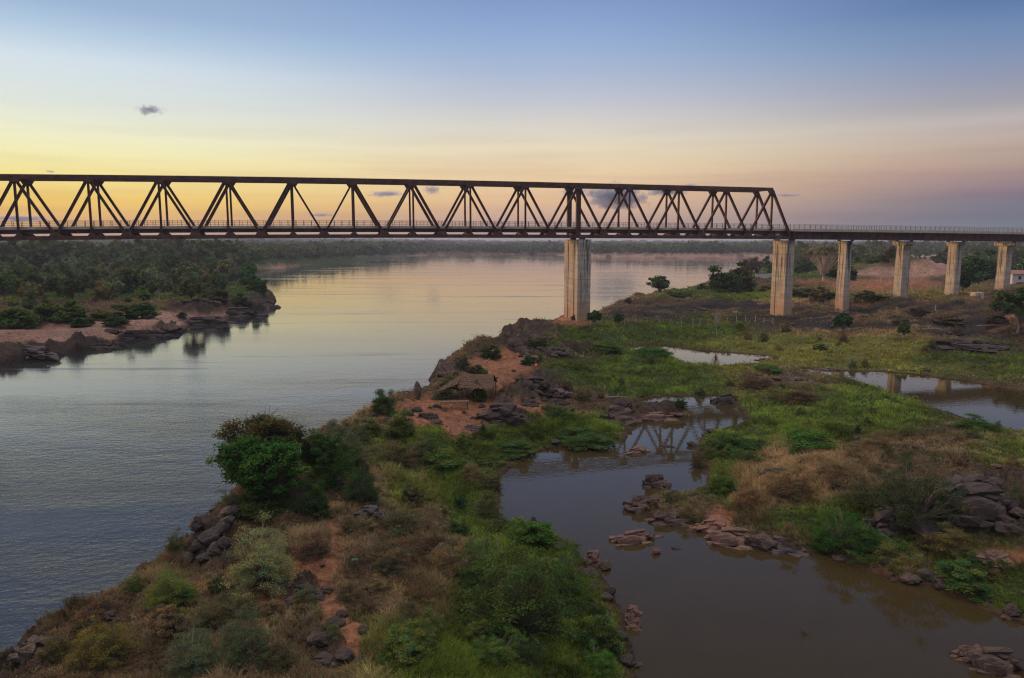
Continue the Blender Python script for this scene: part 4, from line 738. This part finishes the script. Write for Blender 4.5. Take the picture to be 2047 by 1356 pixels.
def rock_mesh(seed, kind):
    rn = random.Random(seed); bm = bmesh.new()
    if kind == 'boulder':
        bmesh.ops.create_icosphere(bm, subdivisions=4, radius=.5)
        pl = [(Vector((rn.gauss(0, 1), rn.gauss(0, 1), rn.gauss(0, 1))).normalized(), rn.uniform(.26, .45)) for _ in range(22)]
        for v in bm.verts:
            for nn, d in pl:
                k = v.co.dot(nn)
                if k > d: v.co -= nn * (k - d) * .9
        parts = [(bm, None)]
    else:                                                # ledge or heap: many broken blocks fused in one low mass
        n = {'heap': 44, 'ledge': 40, 'cliff': 48}[kind]
        for i in range(n):
            a = rn.uniform(0, 6.28); t = math.sqrt(rn.random()); px_, py_ = math.cos(a) * t * .40, math.sin(a) * t * .40
            s = rn.uniform(.09, .26) * (1.15 - .5 * t); hh = {'heap': .42, 'ledge': .16, 'cliff': .6}[kind]
            M_ = Matrix.Translation((px_, py_, hh * (1 - t * .9) * rn.uniform(.25, 1))) @ Matrix.Rotation(rn.uniform(-.5, .5), 4, 'Z') @ Matrix.Rotation(rn.uniform(-.22, .22), 4, 'X') @ Matrix.Diagonal((s * rn.uniform(1.1, 2.3), s * rn.uniform(.8, 1.3), s * ({'heap': .8, 'ledge': .42, 'cliff': 1.3}[kind]), 1))
            vs_ = []
            for _ in range(15):
                p_ = [rn.uniform(-.5, .5) for _ in range(3)]; ax = rn.randrange(3); p_[ax] = .5 if rn.random() < .5 else -.5
                vs_.append(bm.verts.new(M_ @ Vector(p_)))
            hr = bmesh.ops.convex_hull(bm, input=vs_)
            bmesh.ops.delete(bm, geom=[g_ for g_ in set(hr['geom_interior'] + hr['geom_unused']) if isinstance(g_, bmesh.types.BMVert)], context='VERTS')
        bmesh.ops.subdivide_edges(bm, edges=bm.edges, cuts=1); bmesh.ops.triangulate(bm, faces=bm.faces); bmesh.ops.subdivide_edges(bm, edges=bm.edges, cuts=1)
    co = np.array([v.co for v in bm.verts]); amp = .09 if kind == 'boulder' else .03
    d = fbm(co[:, 0] * 6 + co[:, 2] * 4, co[:, 1] * 6 - co[:, 2] * 3, seed, 5) * amp; nr_ = co / (np.linalg.norm(co, axis=1)[:, None] + 1e-6)
    for v, dd, nn in zip(bm.verts, d, nr_): v.co += Vector(nn) * float(dd)
    me = bpy.data.meshes.new('rock_' + kind); bm.to_mesh(me); bm.free(); me.materials.append(M_rock); return me
_rk = {}
def rock(kind, px, py, w, h, label, name='rock', cat='rock', group=None, col=(.13, .10, .09), dy=1.0, seed=None, rz=None, xyz=None, sink=.12):
    seed = hash_(px, py) % 4 if seed is None else seed
    if (kind, seed) not in _rk: _rk[(kind, seed)] = rock_mesh(40 + seed * 13, kind)
    if xyz is None: x, y, z = foot(px, py); s = mpp(x, y, z); W, H_ = w * s, h * s
    else: (x, y, z), W, H_ = xyz, w, h
    o = link(name, _rk[(kind, seed)]); D_ = W * dy
    if kind == 'boulder': o.scale = (W * 1.15, D_ * 1.15, H_ * 1.2); o.location = (x, y + D_ * .3, z + H_ * (.5 - sink))
    else: k = {'heap': .42, 'ledge': .21, 'cliff': .8}[kind]; o.scale = (W * 1.1, D_ * 1.1, H_ / k); o.location = (x, y + D_ * .25, z - H_ * .15)
    o.rotation_euler = (0, 0, rz if rz is not None else (hash_(px, py + 9) % 100 - 50) / 100); o.color = (*col, 1)
    return tag(o, label, cat, group)
DK, BR, PK, RD = (.066, .045, .035), (.13, .088, .066), (.26, .155, .115), (.22, .12, .08)
big = [
 ('heap', 1312, 975, 64, 36, 'tall brown rock rising from the pond north of the spit', BR, .8), ('ledge', 1290, 1020, 96, 36, 'flat brown rock slab at the pond end of the spit', BR, .6), ('heap', 1270, 1088, 112, 34, 'low cracked pink brown rock island in the pond', PK, .45), ('boulder', 1312, 1110, 24, 16, 'small pinkish rock just below the rock island', PK, .7), ('boulder', 1352, 1100, 20, 6, 'dark flat stone right of the rock island', DK, .7),
 ('ledge', 1345, 1045, 110, 26, 'rubble ledge joining the spit to the bank', BR, .6), ('heap', 1470, 1092, 120, 44, 'reddish rock shelf at the right pond shore', PK, .6), ('ledge', 1430, 1062, 90, 30, 'orange tinted rock shelf above the pond shore', (.34,.17,.11), .7), ('cliff', 1575, 1108, 90, 46, 'large dark topped rock block at the pond shore', (.14,.11,.105), .8), ('boulder', 1530, 1098, 50, 34, 'brown boulder left of the large dark topped block', BR, .8),
 ('ledge', 1275, 908, 70, 18, 'flat pink rock in the middle of the bridge reflection', PK, .5), ('ledge', 1335, 895, 40, 8, 'thin dark rock right of the flat pink one', BR, .4), ('ledge', 1320, 838, 130, 20, 'long flat rock peninsula in the upper pond', PK, .35), ('heap', 1240, 848, 90, 42, 'brown rubble bank where the peninsula starts', BR, .6), ('boulder', 1248, 820, 46, 24, 'rounded dark rock above the rubble bank', DK, .8), ('heap', 1455, 808, 66, 28, 'dark purple rock at the upper pond right side', DK, .7),
 ('heap', 1184, 1135, 50, 40, 'pinkish rock at the pond edge beside the big shrub', PK, .7), ('ledge', 1265, 1235, 46, 28, 'flat rock reaching into the pond lower centre', PK, .8), ('ledge', 1265, 1260, 40, 36, 'pink rock below the flat one at the lower pond edge', PK, .9), ('heap', 2005, 1350, 130, 64, 'big brown rock in the bottom right corner', BR, .7), ('ledge', 1945, 1320, 90, 34, 'long pale rock pointing into the pond bottom right', PK, .5), ('ledge', 2015, 1240, 44, 14, 'small rock shelf at the right pond end', PK, .6), ('ledge', 2010, 1130, 110, 30, 'pinkish rock slab by the right bank path', PK, .7),
 ('heap', 1985, 1040, 170, 80, 'big dark layered outcrop on the right', DK, .8), ('ledge', 1960, 985, 150, 40, 'dark rock shelf at the top of the right outcrop', DK, .8), ('heap', 1785, 1060, 110, 56, 'dark rock under the bare stemmed shrub', (.11,.085,.08), .8), ('boulder', 1855, 1075, 60, 40, 'smooth grey purple boulder below the bare stemmed shrub', (.13,.11,.11), .9), ('ledge', 1560, 950, 60, 20, 'dark rock half buried in the straw mound', DK, .8),
 ('cliff', 1045, 706, 84, 58, 'tall brown cliff rock at the river edge', (.15,.105,.085), .7), ('ledge', 1105, 706, 90, 18, 'dark low rock tail behind the cliff rock', DK, .7), ('boulder', 1068, 654, 20, 12, 'small dark boulder behind the cliff rock', DK, .8), ('boulder', 1095, 650, 26, 14, 'brown boulder between the cliff rock and the pier', BR, .8),
 ('heap', 1068, 782, 82, 38, 'jagged black rock under the person in orange', DK, .7), ('ledge', 1110, 790, 70, 14, 'flat purple rock right of the jagged black one', (.12,.09,.10), .7), ('heap', 1000, 842, 110, 42, 'long black rock ridge on the red clay', DK, .6), ('ledge', 945, 862, 70, 12, 'black rock ledge at the foot of the clay slope', DK, .6), ('ledge', 852, 836, 46, 16, 'dark rock on the clay at the left of the slope', DK, .7), ('ledge', 1105, 808, 66, 16, 'dark slab in the red clay', DK, .6), ('ledge', 1050, 812, 60, 18, 'black slab between the two black rocks', DK, .6),
 ('boulder', 893, 752, 34, 32, 'rounded leaning river boulder above the hut', BR, 1), ('boulder', 880, 756, 18, 14, 'small boulder beside the leaning one', BR, 1), ('boulder', 959, 744, 18, 14, 'dark stone on the clay clearing', DK, 1), ('boulder', 938, 742, 18, 8, 'flat dark stone left of the clearing stone', DK, 1),
 ('heap', 735, 1035, 66, 24, 'dark slate heap above the clay path', (.09,.08,.085), .8), ('ledge', 600, 1195, 90, 26, 'dark ledge left of the clay path', DK, .8), ('ledge', 625, 1275, 60, 18, 'dark broken ledge on the lower slope', DK, .6), ('ledge', 640, 1335, 80, 22, 'dark ledge at the bottom edge', DK, .9), ('ledge', 1590, 768, 110, 20, 'brown crusted ledge between the ponds', BR, .7), ('ledge', 1530, 722, 44, 8, 'small flat rocks at the end of the narrow pond', DK, .6), ('ledge', 1660, 742, 80, 8, 'rocky rim at the start of the right pond', BR, .6),
 ('ledge', 1940, 695, 170, 26, 'broad burnt black hump on the right flat', DK, .6), ('ledge', 1400, 622, 60, 8, 'blackened ledge on the burnt ground left of the second pier', DK, .7),
 ('heap', 55, 712, 150, 24, 'dark rugged rock bank along the left beach', (.11,.08,.075), .35), ('heap', 185, 692, 110, 16, 'dark rock shore in the middle of the left beach', DK, .35), ('heap', 290, 676, 120, 22, 'dark shore rocks right of the sand', DK, .35), ('boulder', 343, 664, 34, 20, 'rounded boulder in the left shore line', BR, .8), ('heap', 400, 648, 110, 18, 'dark rock shore nearing the point', DK, .35), ('heap', 470, 632, 110, 24, 'dark rocks below the point shrubs', DK, .4), ('cliff', 528, 616, 56, 34, 'dark cliff at the tip of the left point', (.10,.075,.065), .8), ('ledge', 395, 622, 80, 12, 'grey rubble ledge behind the point beach', DK, .5), ('ledge', 215, 664, 50, 8, 'dark flat rock lying on the beach sand', DK, .5),
 ('ledge', 70, 1330, 120, 44, 'dark rocky edge in the lower left corner', DK, .8), ('ledge', 190, 1240, 90, 18, 'dark ledge along the lower river edge', DK, .6)]
for k, px, py, w, h, lb, c, dy in big: rock(k, px, py, w, h, lb, 'boulder' if k == 'boulder' else 'rock_outcrop', 'rock', None, c, dy)
rock('boulder', 834, 799, 18, 34, 'tall standing boulder on the river edge', 'boulder', 'rock', None, (.16, .12, .10), 1., rz=0, sink=.05)
for i, (px, py, w, h) in enumerate([(400,1062,42,34),(430,1045,40,34),(390,1080,34,32),(415,1090,40,34),(438,1072,36,30),(395,1105,40,30),(425,1115,44,30),(455,1035,36,24),(452,1060,30,24),(372,1125,34,22),(445,1100,34,22),(405,1125,34,20)]):
    rock('boulder', px, py, w, h, 'angular dark boulder in the stack on the river edge', 'boulder', 'rock', 'boulders stacked at the river edge', (.060, .046, .040) if i % 3 else (.085, .066, .056), .9, seed=i % 4, rz=i * 1.3)
rr_ = random.Random(11); k_ = 0
while k_ < 150:
    px, py = rr_.uniform(560, 2040), 640 + 700 * rr_.random() ** 1.3; x, y, z = foot(px, py); res = grid_at(np.array([x]), np.array([y]), [gdr, gdp, gw[3], gw[4], gw[7]])
    d1, d2, c3, c4, c7 = [float(a[0]) for a in res]
    if min(d1, d2) < -.2 or (c3 + c4 * 1.3 + c7 * .4 < .3 and min(d1, d2) > 1.2): continue
    s = rr_.uniform(.25, .9); rock('boulder', px, py, s * 1.3, s * .7, f"{'small' if s < .5 else 'larger'} loose stone lying {where(px, py)}", 'stone', 'stone', 'loose stones on the banks', DK if rr_.random() < .6 else BR, rr_.uniform(.6, 1), xyz=(x, y, z), rz=rr_.uniform(0, 3), sink=.2); k_ += 1

# ------------------------------------------------------------------ thatched hut
M_thatch = simple('thatch', (.125, .072, .042), .95, .45, 14, .8, dist=.08); M_pole = simple('wood_pole', (.09, .06, .04), .9, .3, 8, .4)
hx, hy, hz = foot(940, 803); hut = empty('thatched_hut', (hx, hy, hz), R(-6), label='open hut with a ragged palm thatch roof on the clay bank', cat='hut'); hut.scale = (.74, .74, .82)
def thatch(name, quads, seed):
    rn = random.Random(seed); m = MB()
    for (a, b, c, d) in quads:                              # a-b ridge edge, d-c eave edge
        a, b, c, d = map(Vector, (a, b, c, d)); nrm = (b - a).cross(d - a).normalized(); nrm = nrm if nrm.z > 0 else -nrm
        for q in range(7):                                  # overlapping courses
            t0, t1 = q / 7, (q + 1.35) / 7; n = 26
            for i in range(n):
                u0, u1 = i / n, (i + 1.2) / n; e = rn.uniform(-.12, .22)
                P = lambda u, t: (a.lerp(b, u)).lerp(d.lerp(c, u), t)
                k = rn.uniform(.04, .12)
                m.add([P(u0, t0) + nrm * (k * .4), P(u1, t0) + nrm * (k * .4), P(u1, min(t1 + e, 1.12)) + nrm * k, P(u0, min(t1 + e * .4, 1.1)) + nrm * k,
                       P(u0, t0) + nrm * (k * .4 - .05), P(u1, t0) + nrm * (k * .4 - .05), P(u1, min(t1 + e, 1.12)) + nrm * (k - .06), P(u0, min(t1 + e * .4, 1.1)) + nrm * (k - .06)],
                      [(0, 1, 2, 3), (7, 6, 5, 4), (3, 2, 6, 7), (1, 5, 6, 2), (0, 3, 7, 4)])
    return m.build(name, M_thatch, hut)
thatch('roof', [((-1.6, 2.2, 3.2), (3.1, 2.2, 3.2), (3.3, -.3, 1.9), (-1.7, -.3, 1.9)), ((-1.6, 2.2, 3.2), (3.1, 2.2, 3.2), (3.3, 4.6, 1.9), (-1.7, 4.6, 1.9))], 1)
thatch('porch_roof', [((-1.6, 2.3, 3.1), (-1.7, -.4, 2.3), (-4.4, -1.0, 1.35), (-4.3, 2.6, 1.5))], 2)
for x, y, h in ((-1.5, -.2, 1.9), (3.1, -.2, 1.9), (.8, -.2, 1.9), (-1.5, 4.4, 1.9), (3.1, 4.4, 1.9), (-1.55, 2.2, 3.1), (3.0, 2.2, 3.1), (-4.2, -.8, 1.4), (-4.2, 2.4, 1.4)):
    MB().tube([((x, y, -.3), .07), ((x + .03, y, h * .5), .06), ((x, y, h), .055)], 6).build('post', M_pole, hut)
m = MB()
for i in range(34): x = -1.4 + i * .135; m.tube([((x, 4.2, .0), .03), ((x + .02, 4.2, 1.85), .025)], 4)
m.build('stick_wall', M_pole, hut)
bx_, by_, bz_ = foot(908, 818); tb = empty('plank_table', (bx_, by_, bz_), R(8), label='low rough plank table in front of the thatched hut', cat='table')
m = MB(); [m.box(-1.5, 1.5, -.36 + .25 * i, -.14 + .25 * i, .78, .82) for i in range(3)]; m.build('tabletop', simple('plank', (.15, .085, .05), .9, .3, 5), tb)
for x, y in ((-1.35, -.3), (1.35, -.3), (-1.35, .3), (1.35, .3)): MB().tube([((x, y, -.2), .035), ((x, y, .78), .03)], 5).build('leg', M_pole, tb)

# ------------------------------------------------------------------ fences, wall, small building, culvert
M_post = simple('fence_post', (.38, .33, .27), .9, .3, 6, .4); M_wire = simple('fence_wire', (.25, .23, .2), .6)
def fence(pts, n, label, lean=.12, hgt=1.25, sd=0):
    rn = random.Random(sd); W = [foot(*p) for p in pts]; seg = [math.hypot(W[i + 1][0] - W[i][0], W[i + 1][1] - W[i][1]) for i in range(len(W) - 1)]; tot = sum(seg)
    root = empty('fence', (W[0][0], W[0][1], W[0][2]), 0, label=label, cat='fence'); tp = []
    for i in range(n):
        d = tot * i / (n - 1); k = 0
        while k < len(seg) - 1 and d > seg[k]: d -= seg[k]; k += 1
        t = min(1, d / seg[k]); x = W[k][0] + (W[k + 1][0] - W[k][0]) * t; y = W[k][1] + (W[k + 1][1] - W[k][1]) * t; z = gh(x, y)
        lx, ly = rn.uniform(-lean, lean), rn.uniform(-lean, lean) * .4; o = Vector(root.location); b = Vector((x, y, z)) - o
        MB().tube([((b.x, b.y, b.z - .3), .075), ((b.x + lx, b.y + ly, b.z + hgt * rn.uniform(.9, 1.1)), .06)], 6).build('post', M_post, root); tp.append(b + Vector((lx, ly, hgt)))
    m = MB()
    for zz in (-.25, -.6, -.95):
        m.tube([(p + Vector((0, 0, zz)), .014) for p in tp], 3)
    m.build('wire', M_wire, root)
fence([(1398, 650), (1440, 648), (1480, 643), (1545, 647)], 9, 'leaning post fence on the green flat before the second pier', .3)
fence([(1180, 655), (1260, 650), (1330, 650), (1385, 650)], 10, 'thin post fence near the river pier')
fence([(1585, 616), (1640, 612), (1700, 602), (1760, 594), (1830, 584), (1890, 578)], 24, 'pale post fence crossing the field behind the piers')
fence([(1920, 577), (1990, 576)], 8, 'short pale fence between the two last piers')
fence([(1700, 574), (1790, 574), (1880, 576)], 9, 'tall thin post fence on the red earth', hgt=2.2)
fence([(1590, 553), (1600, 553), (1625, 553), (1640, 554)], 8, 'short post fence beside the umbrella tree', hgt=1.8)
fence([(1790, 625), (1830, 628), (1870, 622)], 4, 'broken post fence on the burnt ground', .25)
M_white = simple('whitewash', (.62, .58, .56), .9, .15, 1.5)
x, y, z = foot(1510, 556); x2, y2, z2 = foot(1546, 557); wl = empty('white_wall', (x, y, z), math.atan2(y2 - y, x2 - x), label='low white wall at the water left of the second pier', cat='wall'); l = math.hypot(x2 - x, y2 - y) + 1
MB().box(0, l, -.1, .1, -.5, 1.5).build('wall', M_white, wl); MB().box(-.05, l + .05, -.16, .16, 1.502, 1.62).build('coping', M_slab, wl)
x, y, z = foot(2034, 566); hs = empty('white_house', (x, y, z), .2, label='small white house behind the last pier at the right edge', cat='house')
MB().box(-2, 6, 0, 5, -.5, 2.6).build('wall', M_white, hs)
MB().add([(-2.3, -.4, 2.6), (6.3, -.4, 2.6), (6.3, 5.4, 2.6), (-2.3, 5.4, 2.6), (-2.3, 2.5, 3.7), (6.3, 2.5, 3.7)], [(0, 1, 5, 4), (2, 3, 4, 5), (0, 4, 3), (1, 2, 5), (3, 2, 1, 0)]).build('roof', simple('roof_tile', (.28, .14, .09), .9), hs)
w_ = MB().box(.2, 1.2, -.06, -.003, .9, 1.9).build('window', M_bear, hs); MB().box(2.4, 3.3, -.06, -.003, 0, 2).build('door', M_pole, hs)
x, y, z = foot(2041, 562); lp = empty('lamp_pole', (x, y, z), 0, label='thin street lamp pole beside the small white house', cat='lamp pole'); MB().tube([((0, 0, -.3), .11), ((0, 0, 5.2), .07)], 8).build('pole', M_post, lp); MB().tube([((0, 0, 5.1), .05), ((-.6, 0, 5.4), .05), ((-1.3, 0, 5.4), .04)], 6).build('arm', M_post, lp); MB().box(-1.75, -1.2, -.14, .14, 5.3, 5.42).build('lamp_head', M_white, lp)
x, y, z = foot(1957, 604); cv = empty('concrete_culvert', (x, y, z), .3, label='two grey concrete blocks of a culvert mouth on burnt ground', cat='culvert')
for a, b in ((-1.15, -.25), (.3, 1.2)): MB().box(a, b, 0, 1.2, -.3, 1.15).build('block', M_slab, cv)
MB().box(-.249, .299, .3, 1.1, -.3, .9).build('pipe_mouth', M_bear, cv)
def driftwood(px, py, L_, label, sd):
    rn = random.Random(sd); x, y, z = foot(px, py); p = []; c = Vector((-L_ / 2, 0, .12)); 
    for i in range(7): p.append((c.copy(), .07 * (1 - i / 8))); c += Vector((L_ / 6, rn.uniform(-.12, .12), rn.uniform(-.03, .07)))
    m = MB().tube(p, 6); m.tube([(p[3][0], .04), (p[3][0] + Vector((.3, .3, .35)), .02)], 5); o = m.build('driftwood', M_post, None, True); o.location = (x, y, z); o.rotation_euler = (0, 0, rn.uniform(-.4, .4)); tag(o, label, 'driftwood')
driftwood(1232, 797, 2.4, 'pale branch lying above the rounded dark rock', 1); driftwood(1856, 660, 5, 'bleached fallen branch on the burnt flat', 2); driftwood(2000, 652, 9, 'long bleached fallen trunk at the right edge', 3);
x, y, z = foot(703, 1124); o = MB().tube([((0, 0, 0), .05), ((.05, 0, .08), .10), ((.18, .05, .10), .11), ((.34, .1, .08), .08), ((.40, .12, .1), .03)], 8).build('plastic_bottle', simple('teal_plastic', (.09, .22, .20), .5), None, True); o.location = (x, y, z + .03); o.scale = (.8, .8, .8); tag(o, 'crumpled teal plastic bottle on the clay path', 'litter')
x, y, z = foot(1607, 1272); m = MB(); rn = random.Random(8)
for i in range(9): a = rn.uniform(0, 6.28); m.tube([((0, 0, -.5), .02), ((math.cos(a) * .12, math.sin(a) * .12, .12), .014), ((math.cos(a) * .32, math.sin(a) * .3, rn.uniform(.15, .42)), .006)], 4)
o = m.build('snag', M_pole); o.location = (x, y, .1); tag(o, 'dead twigs poking out of the open pond', 'twigs')

# ------------------------------------------------------------------ people (seated, small in the picture)
M_skin = simple('skin', (.22, .11, .07), .6, .1, 8, .05); M_hair = simple('hair', (.015, .012, .01), .7, .2, 20, .3)
def skin_obj(name, pts, edges, mat, parent, sub=2):
    me = bpy.data.meshes.new(name); me.from_pydata([p[:3] for p in pts], edges, []); o = link(name, me, parent)
    mo = o.modifiers.new('s', 'SKIN'); mo.use_smooth_shade = True
    for v, p in zip(me.skin_vertices[0].data, pts): v.radius = (p[3], p[3] * (p[4] if len(p) > 4 else 1))
    me.skin_vertices[0].data[0].use_root = True
    s = o.modifiers.new('d', 'SUBSURF'); s.levels = sub; s.render_levels = sub; me.materials.append(mat); return o
def person(px, py, rz, label, shirt, short, h_off=0):
    x, y, z = foot(px, py); z = max(z, .2) + h_off
    pr = empty('person', (x, y, z), rz, label=label, cat='person')
    # facing local -y, seated on the ground/rock with knees up
    B = [(0, .02, .14, .15, .8), (0, .04, .34, .14, .75), (0, .0, .54, .155, .65), (0, -.02, .60, .06), (0, -.04, .68, .052), (0, -.055, .78, .085, 1.1), (0, -.055, .88, .075, 1.1)]
    E = [(0, 1), (1, 2), (2, 3), (3, 4), (4, 5), (5, 6)]
    def chain(start, ps):
        k = start
        for p in ps: B.append(p); E.append((k, len(B) - 1)); k = len(B) - 1
        return k
    for q in (-1, 1):
        chain(0, [(q * .10, -.02, .12, .085), (q * .15, -.26, .36, .07), (q * .17, -.42, .48, .06), (q * .16, -.50, .24, .05), (q * .16, -.56, .05, .034), (q * .16, -.68, .02, .03), (q * .16, -.76, .015, .018)])
        w = chain(2, [(q * .17, 0, .55, .055), (q * .23, -.12, .40, .042), (q * .24, -.22, .33, .036), (q * .20, -.36, .46, .026), (q * .18, -.44, .50, .026)])
        for i in range(4): chain(w, [(q * (.145 + .022 * i), -.48, .505, .010), (q * (.145 + .022 * i), -.52 - .012 * (i in (1, 2)), .49, .009), (q * (.145 + .022 * i), -.535 - .012 * (i in (1, 2)), .465, .008)])
        chain(w, [(q * .135, -.43, .51, .011), (q * .12, -.46, .495, .009)])
    body = skin_obj('body', B, E, M_skin, pr)
    m = MB()                                               # face: nose, brow shade of the eyes, mouth line, ears
    hd = bmesh.new(); bmesh.ops.create_icosphere(hd, subdivisions=3, radius=1)
    for v in hd.verts:
        v.co = Vector((v.co.x * .098, v.co.y * .112 - .04, v.co.z * .125 + .865))
        if v.co.y < -.06 and v.co.z < .875 + abs(v.co.x) * .6: v.co.y = min(-.058 + (v.co.y + .058) * .1, -.055); 
    me = bpy.data.meshes.new('hair'); hd.to_mesh(me); hd.free(); me.materials.append(M_hair); link('hair', me, pr)
    for q in (-1, 1): MB().tube([((q * .033, -.135, .838), .004), ((q * .033, -.150, .838), .011), ((q * .033, -.156, .838), .004)], 8).build('eye', M_hair, pr)
    T = [(0, .02, .16, .165, .82), (0, .04, .34, .16, .78), (0, 0, .53, .172, .70), (0, -.02, .585, .085)]; TE = [(0, 1), (1, 2), (2, 3)]
    for q in (-1, 1): T.append((q * .18, 0, .55, .068)); TE.append((2, len(T) - 1)); T.append((q * .225, -.10, .42, .058)); TE.append((len(T) - 2, len(T) - 1))
    skin_obj('shirt', T, TE, shirt, pr)
    S_ = [(0, .02, .13, .168, .85)]; SE = []
    for q in (-1, 1): S_.append((q * .10, -.03, .13, .10)); SE.append((0, len(S_) - 1)); S_.append((q * .15, -.26, .36, .085)); SE.append((len(S_) - 2, len(S_) - 1)); S_.append((q * .16, -.33, .42, .08)); SE.append((len(S_) - 2, len(S_) - 1))
    skin_obj('shorts', S_, SE, short, pr); pr.scale = (1.15, 1.15, 1.15); return pr
person(1072, 741, R(-60), 'person in an orange shirt sitting above the jagged black rock', simple('orange_cloth', (.75, .13, .025), .85, .1), simple('tan_cloth', (.45, .30, .16), .9, .1), .15)
person(1176, 800, R(20), 'person in dark red clothes sitting in the dry grass by the pond', simple('maroon_cloth', (.07, .014, .012), .85, .1), simple('dark_cloth', (.02, .02, .025), .9, .1), .1)

# ------------------------------------------------------------------ clouds (real puffs of vapour, far off and high)
def m_cloud(t, out):
    g = G(t); co = g.n('ShaderNodeTexCoord').outputs['Object']; ln = g.n('ShaderNodeVectorMath', {0: co}, operation='LENGTH').outputs['Value']; rnd = g.n('ShaderNodeObjectInfo').outputs['Random']
    n = g.n('ShaderNodeTexNoise', {'Vector': g.map(co, (1.6, 1.2, .8)), 'W': g.m('MULTIPLY', rnd, 40), 'Scale': 2.6, 'Detail': 6., 'Roughness': .68}, noise_dimensions='4D').outputs[0]
    d = g.mr(g.m('ADD', g.m('SUBTRACT', 1.0, ln), g.m('MULTIPLY', g.m('SUBTRACT', n, .5), 2.6)), .36, .75, 0, .014)
    t.links.new(g.n('ShaderNodeVolumePrincipled', {'Color': (.50, .60, .88, 1), 'Density': d, 'Anisotropy': .2}).outputs[0], out.inputs['Volume'])
M_cloud = material('cloud', m_cloud)
clouds = [(298, 221, 66, 26, 'small dark cloud alone high on the left'), (101, 343, 22, 7, 'tiny cloud above the left end of the truss'), (772, 388, 92, 14, 'long thin cloud between truss diagonals'), (864, 380, 50, 24, 'small ragged cloud right of the long thin one'), (640, 430, 70, 8, 'faint flat cloud low over the deck'), (1232, 394, 165, 56, 'largest blue grey cloud behind the truss near the river pier'), (1150, 382, 70, 22, 'cloud fragment left of the largest cloud'), (1330, 382, 110, 22, 'ragged cloud right of the largest cloud'), (1380, 371, 34, 10, 'small cloud tip showing above the top chord'), (1575, 391, 66, 8, 'thin flat cloud right of the truss end'), (40, 437, 130, 14, 'low hazy cloud bank at the left edge')]
bm = bmesh.new(); bmesh.ops.create_icosphere(bm, subdivisions=3, radius=1); cme = bpy.data.meshes.new('cloud'); bm.to_mesh(cme); bm.free(); cme.materials.append(M_cloud)
for px, py, w, h, lb in clouds:
    a, b = (px - CX) / F, -(py - CY) / F; d = Vector((a, CP + b * SP, -SP + b * CP)); D_ = 9500.; p = d * (D_ / d.y); o = link('cloud', cme); o.location = p + Vector((0, 0, HC)); s = D_ / F
    o.scale = (w * s * .55, max(w * s * .35, 110), h * s * .62); tag(o, lb, 'cloud')

# ------------------------------------------------------------------ evening haze over the valley
def m_haze(t, out):
    g = G(t); t.links.new(g.n('ShaderNodeVolumePrincipled', {'Color': (.62, .70, .86, 1), 'Density': .00020}).outputs[0], out.inputs['Volume'])
M_haze = material('haze', m_haze); M_haze.cycles.volume_sampling = 'DISTANCE'
HZ = MB().box(-8800, 8800, -8800, 8800, -3, 62).build('haze', M_haze); tag(HZ, kind='stuff')
HZ['label'] = 'thin evening haze over the river valley'; HZ['category'] = 'haze'
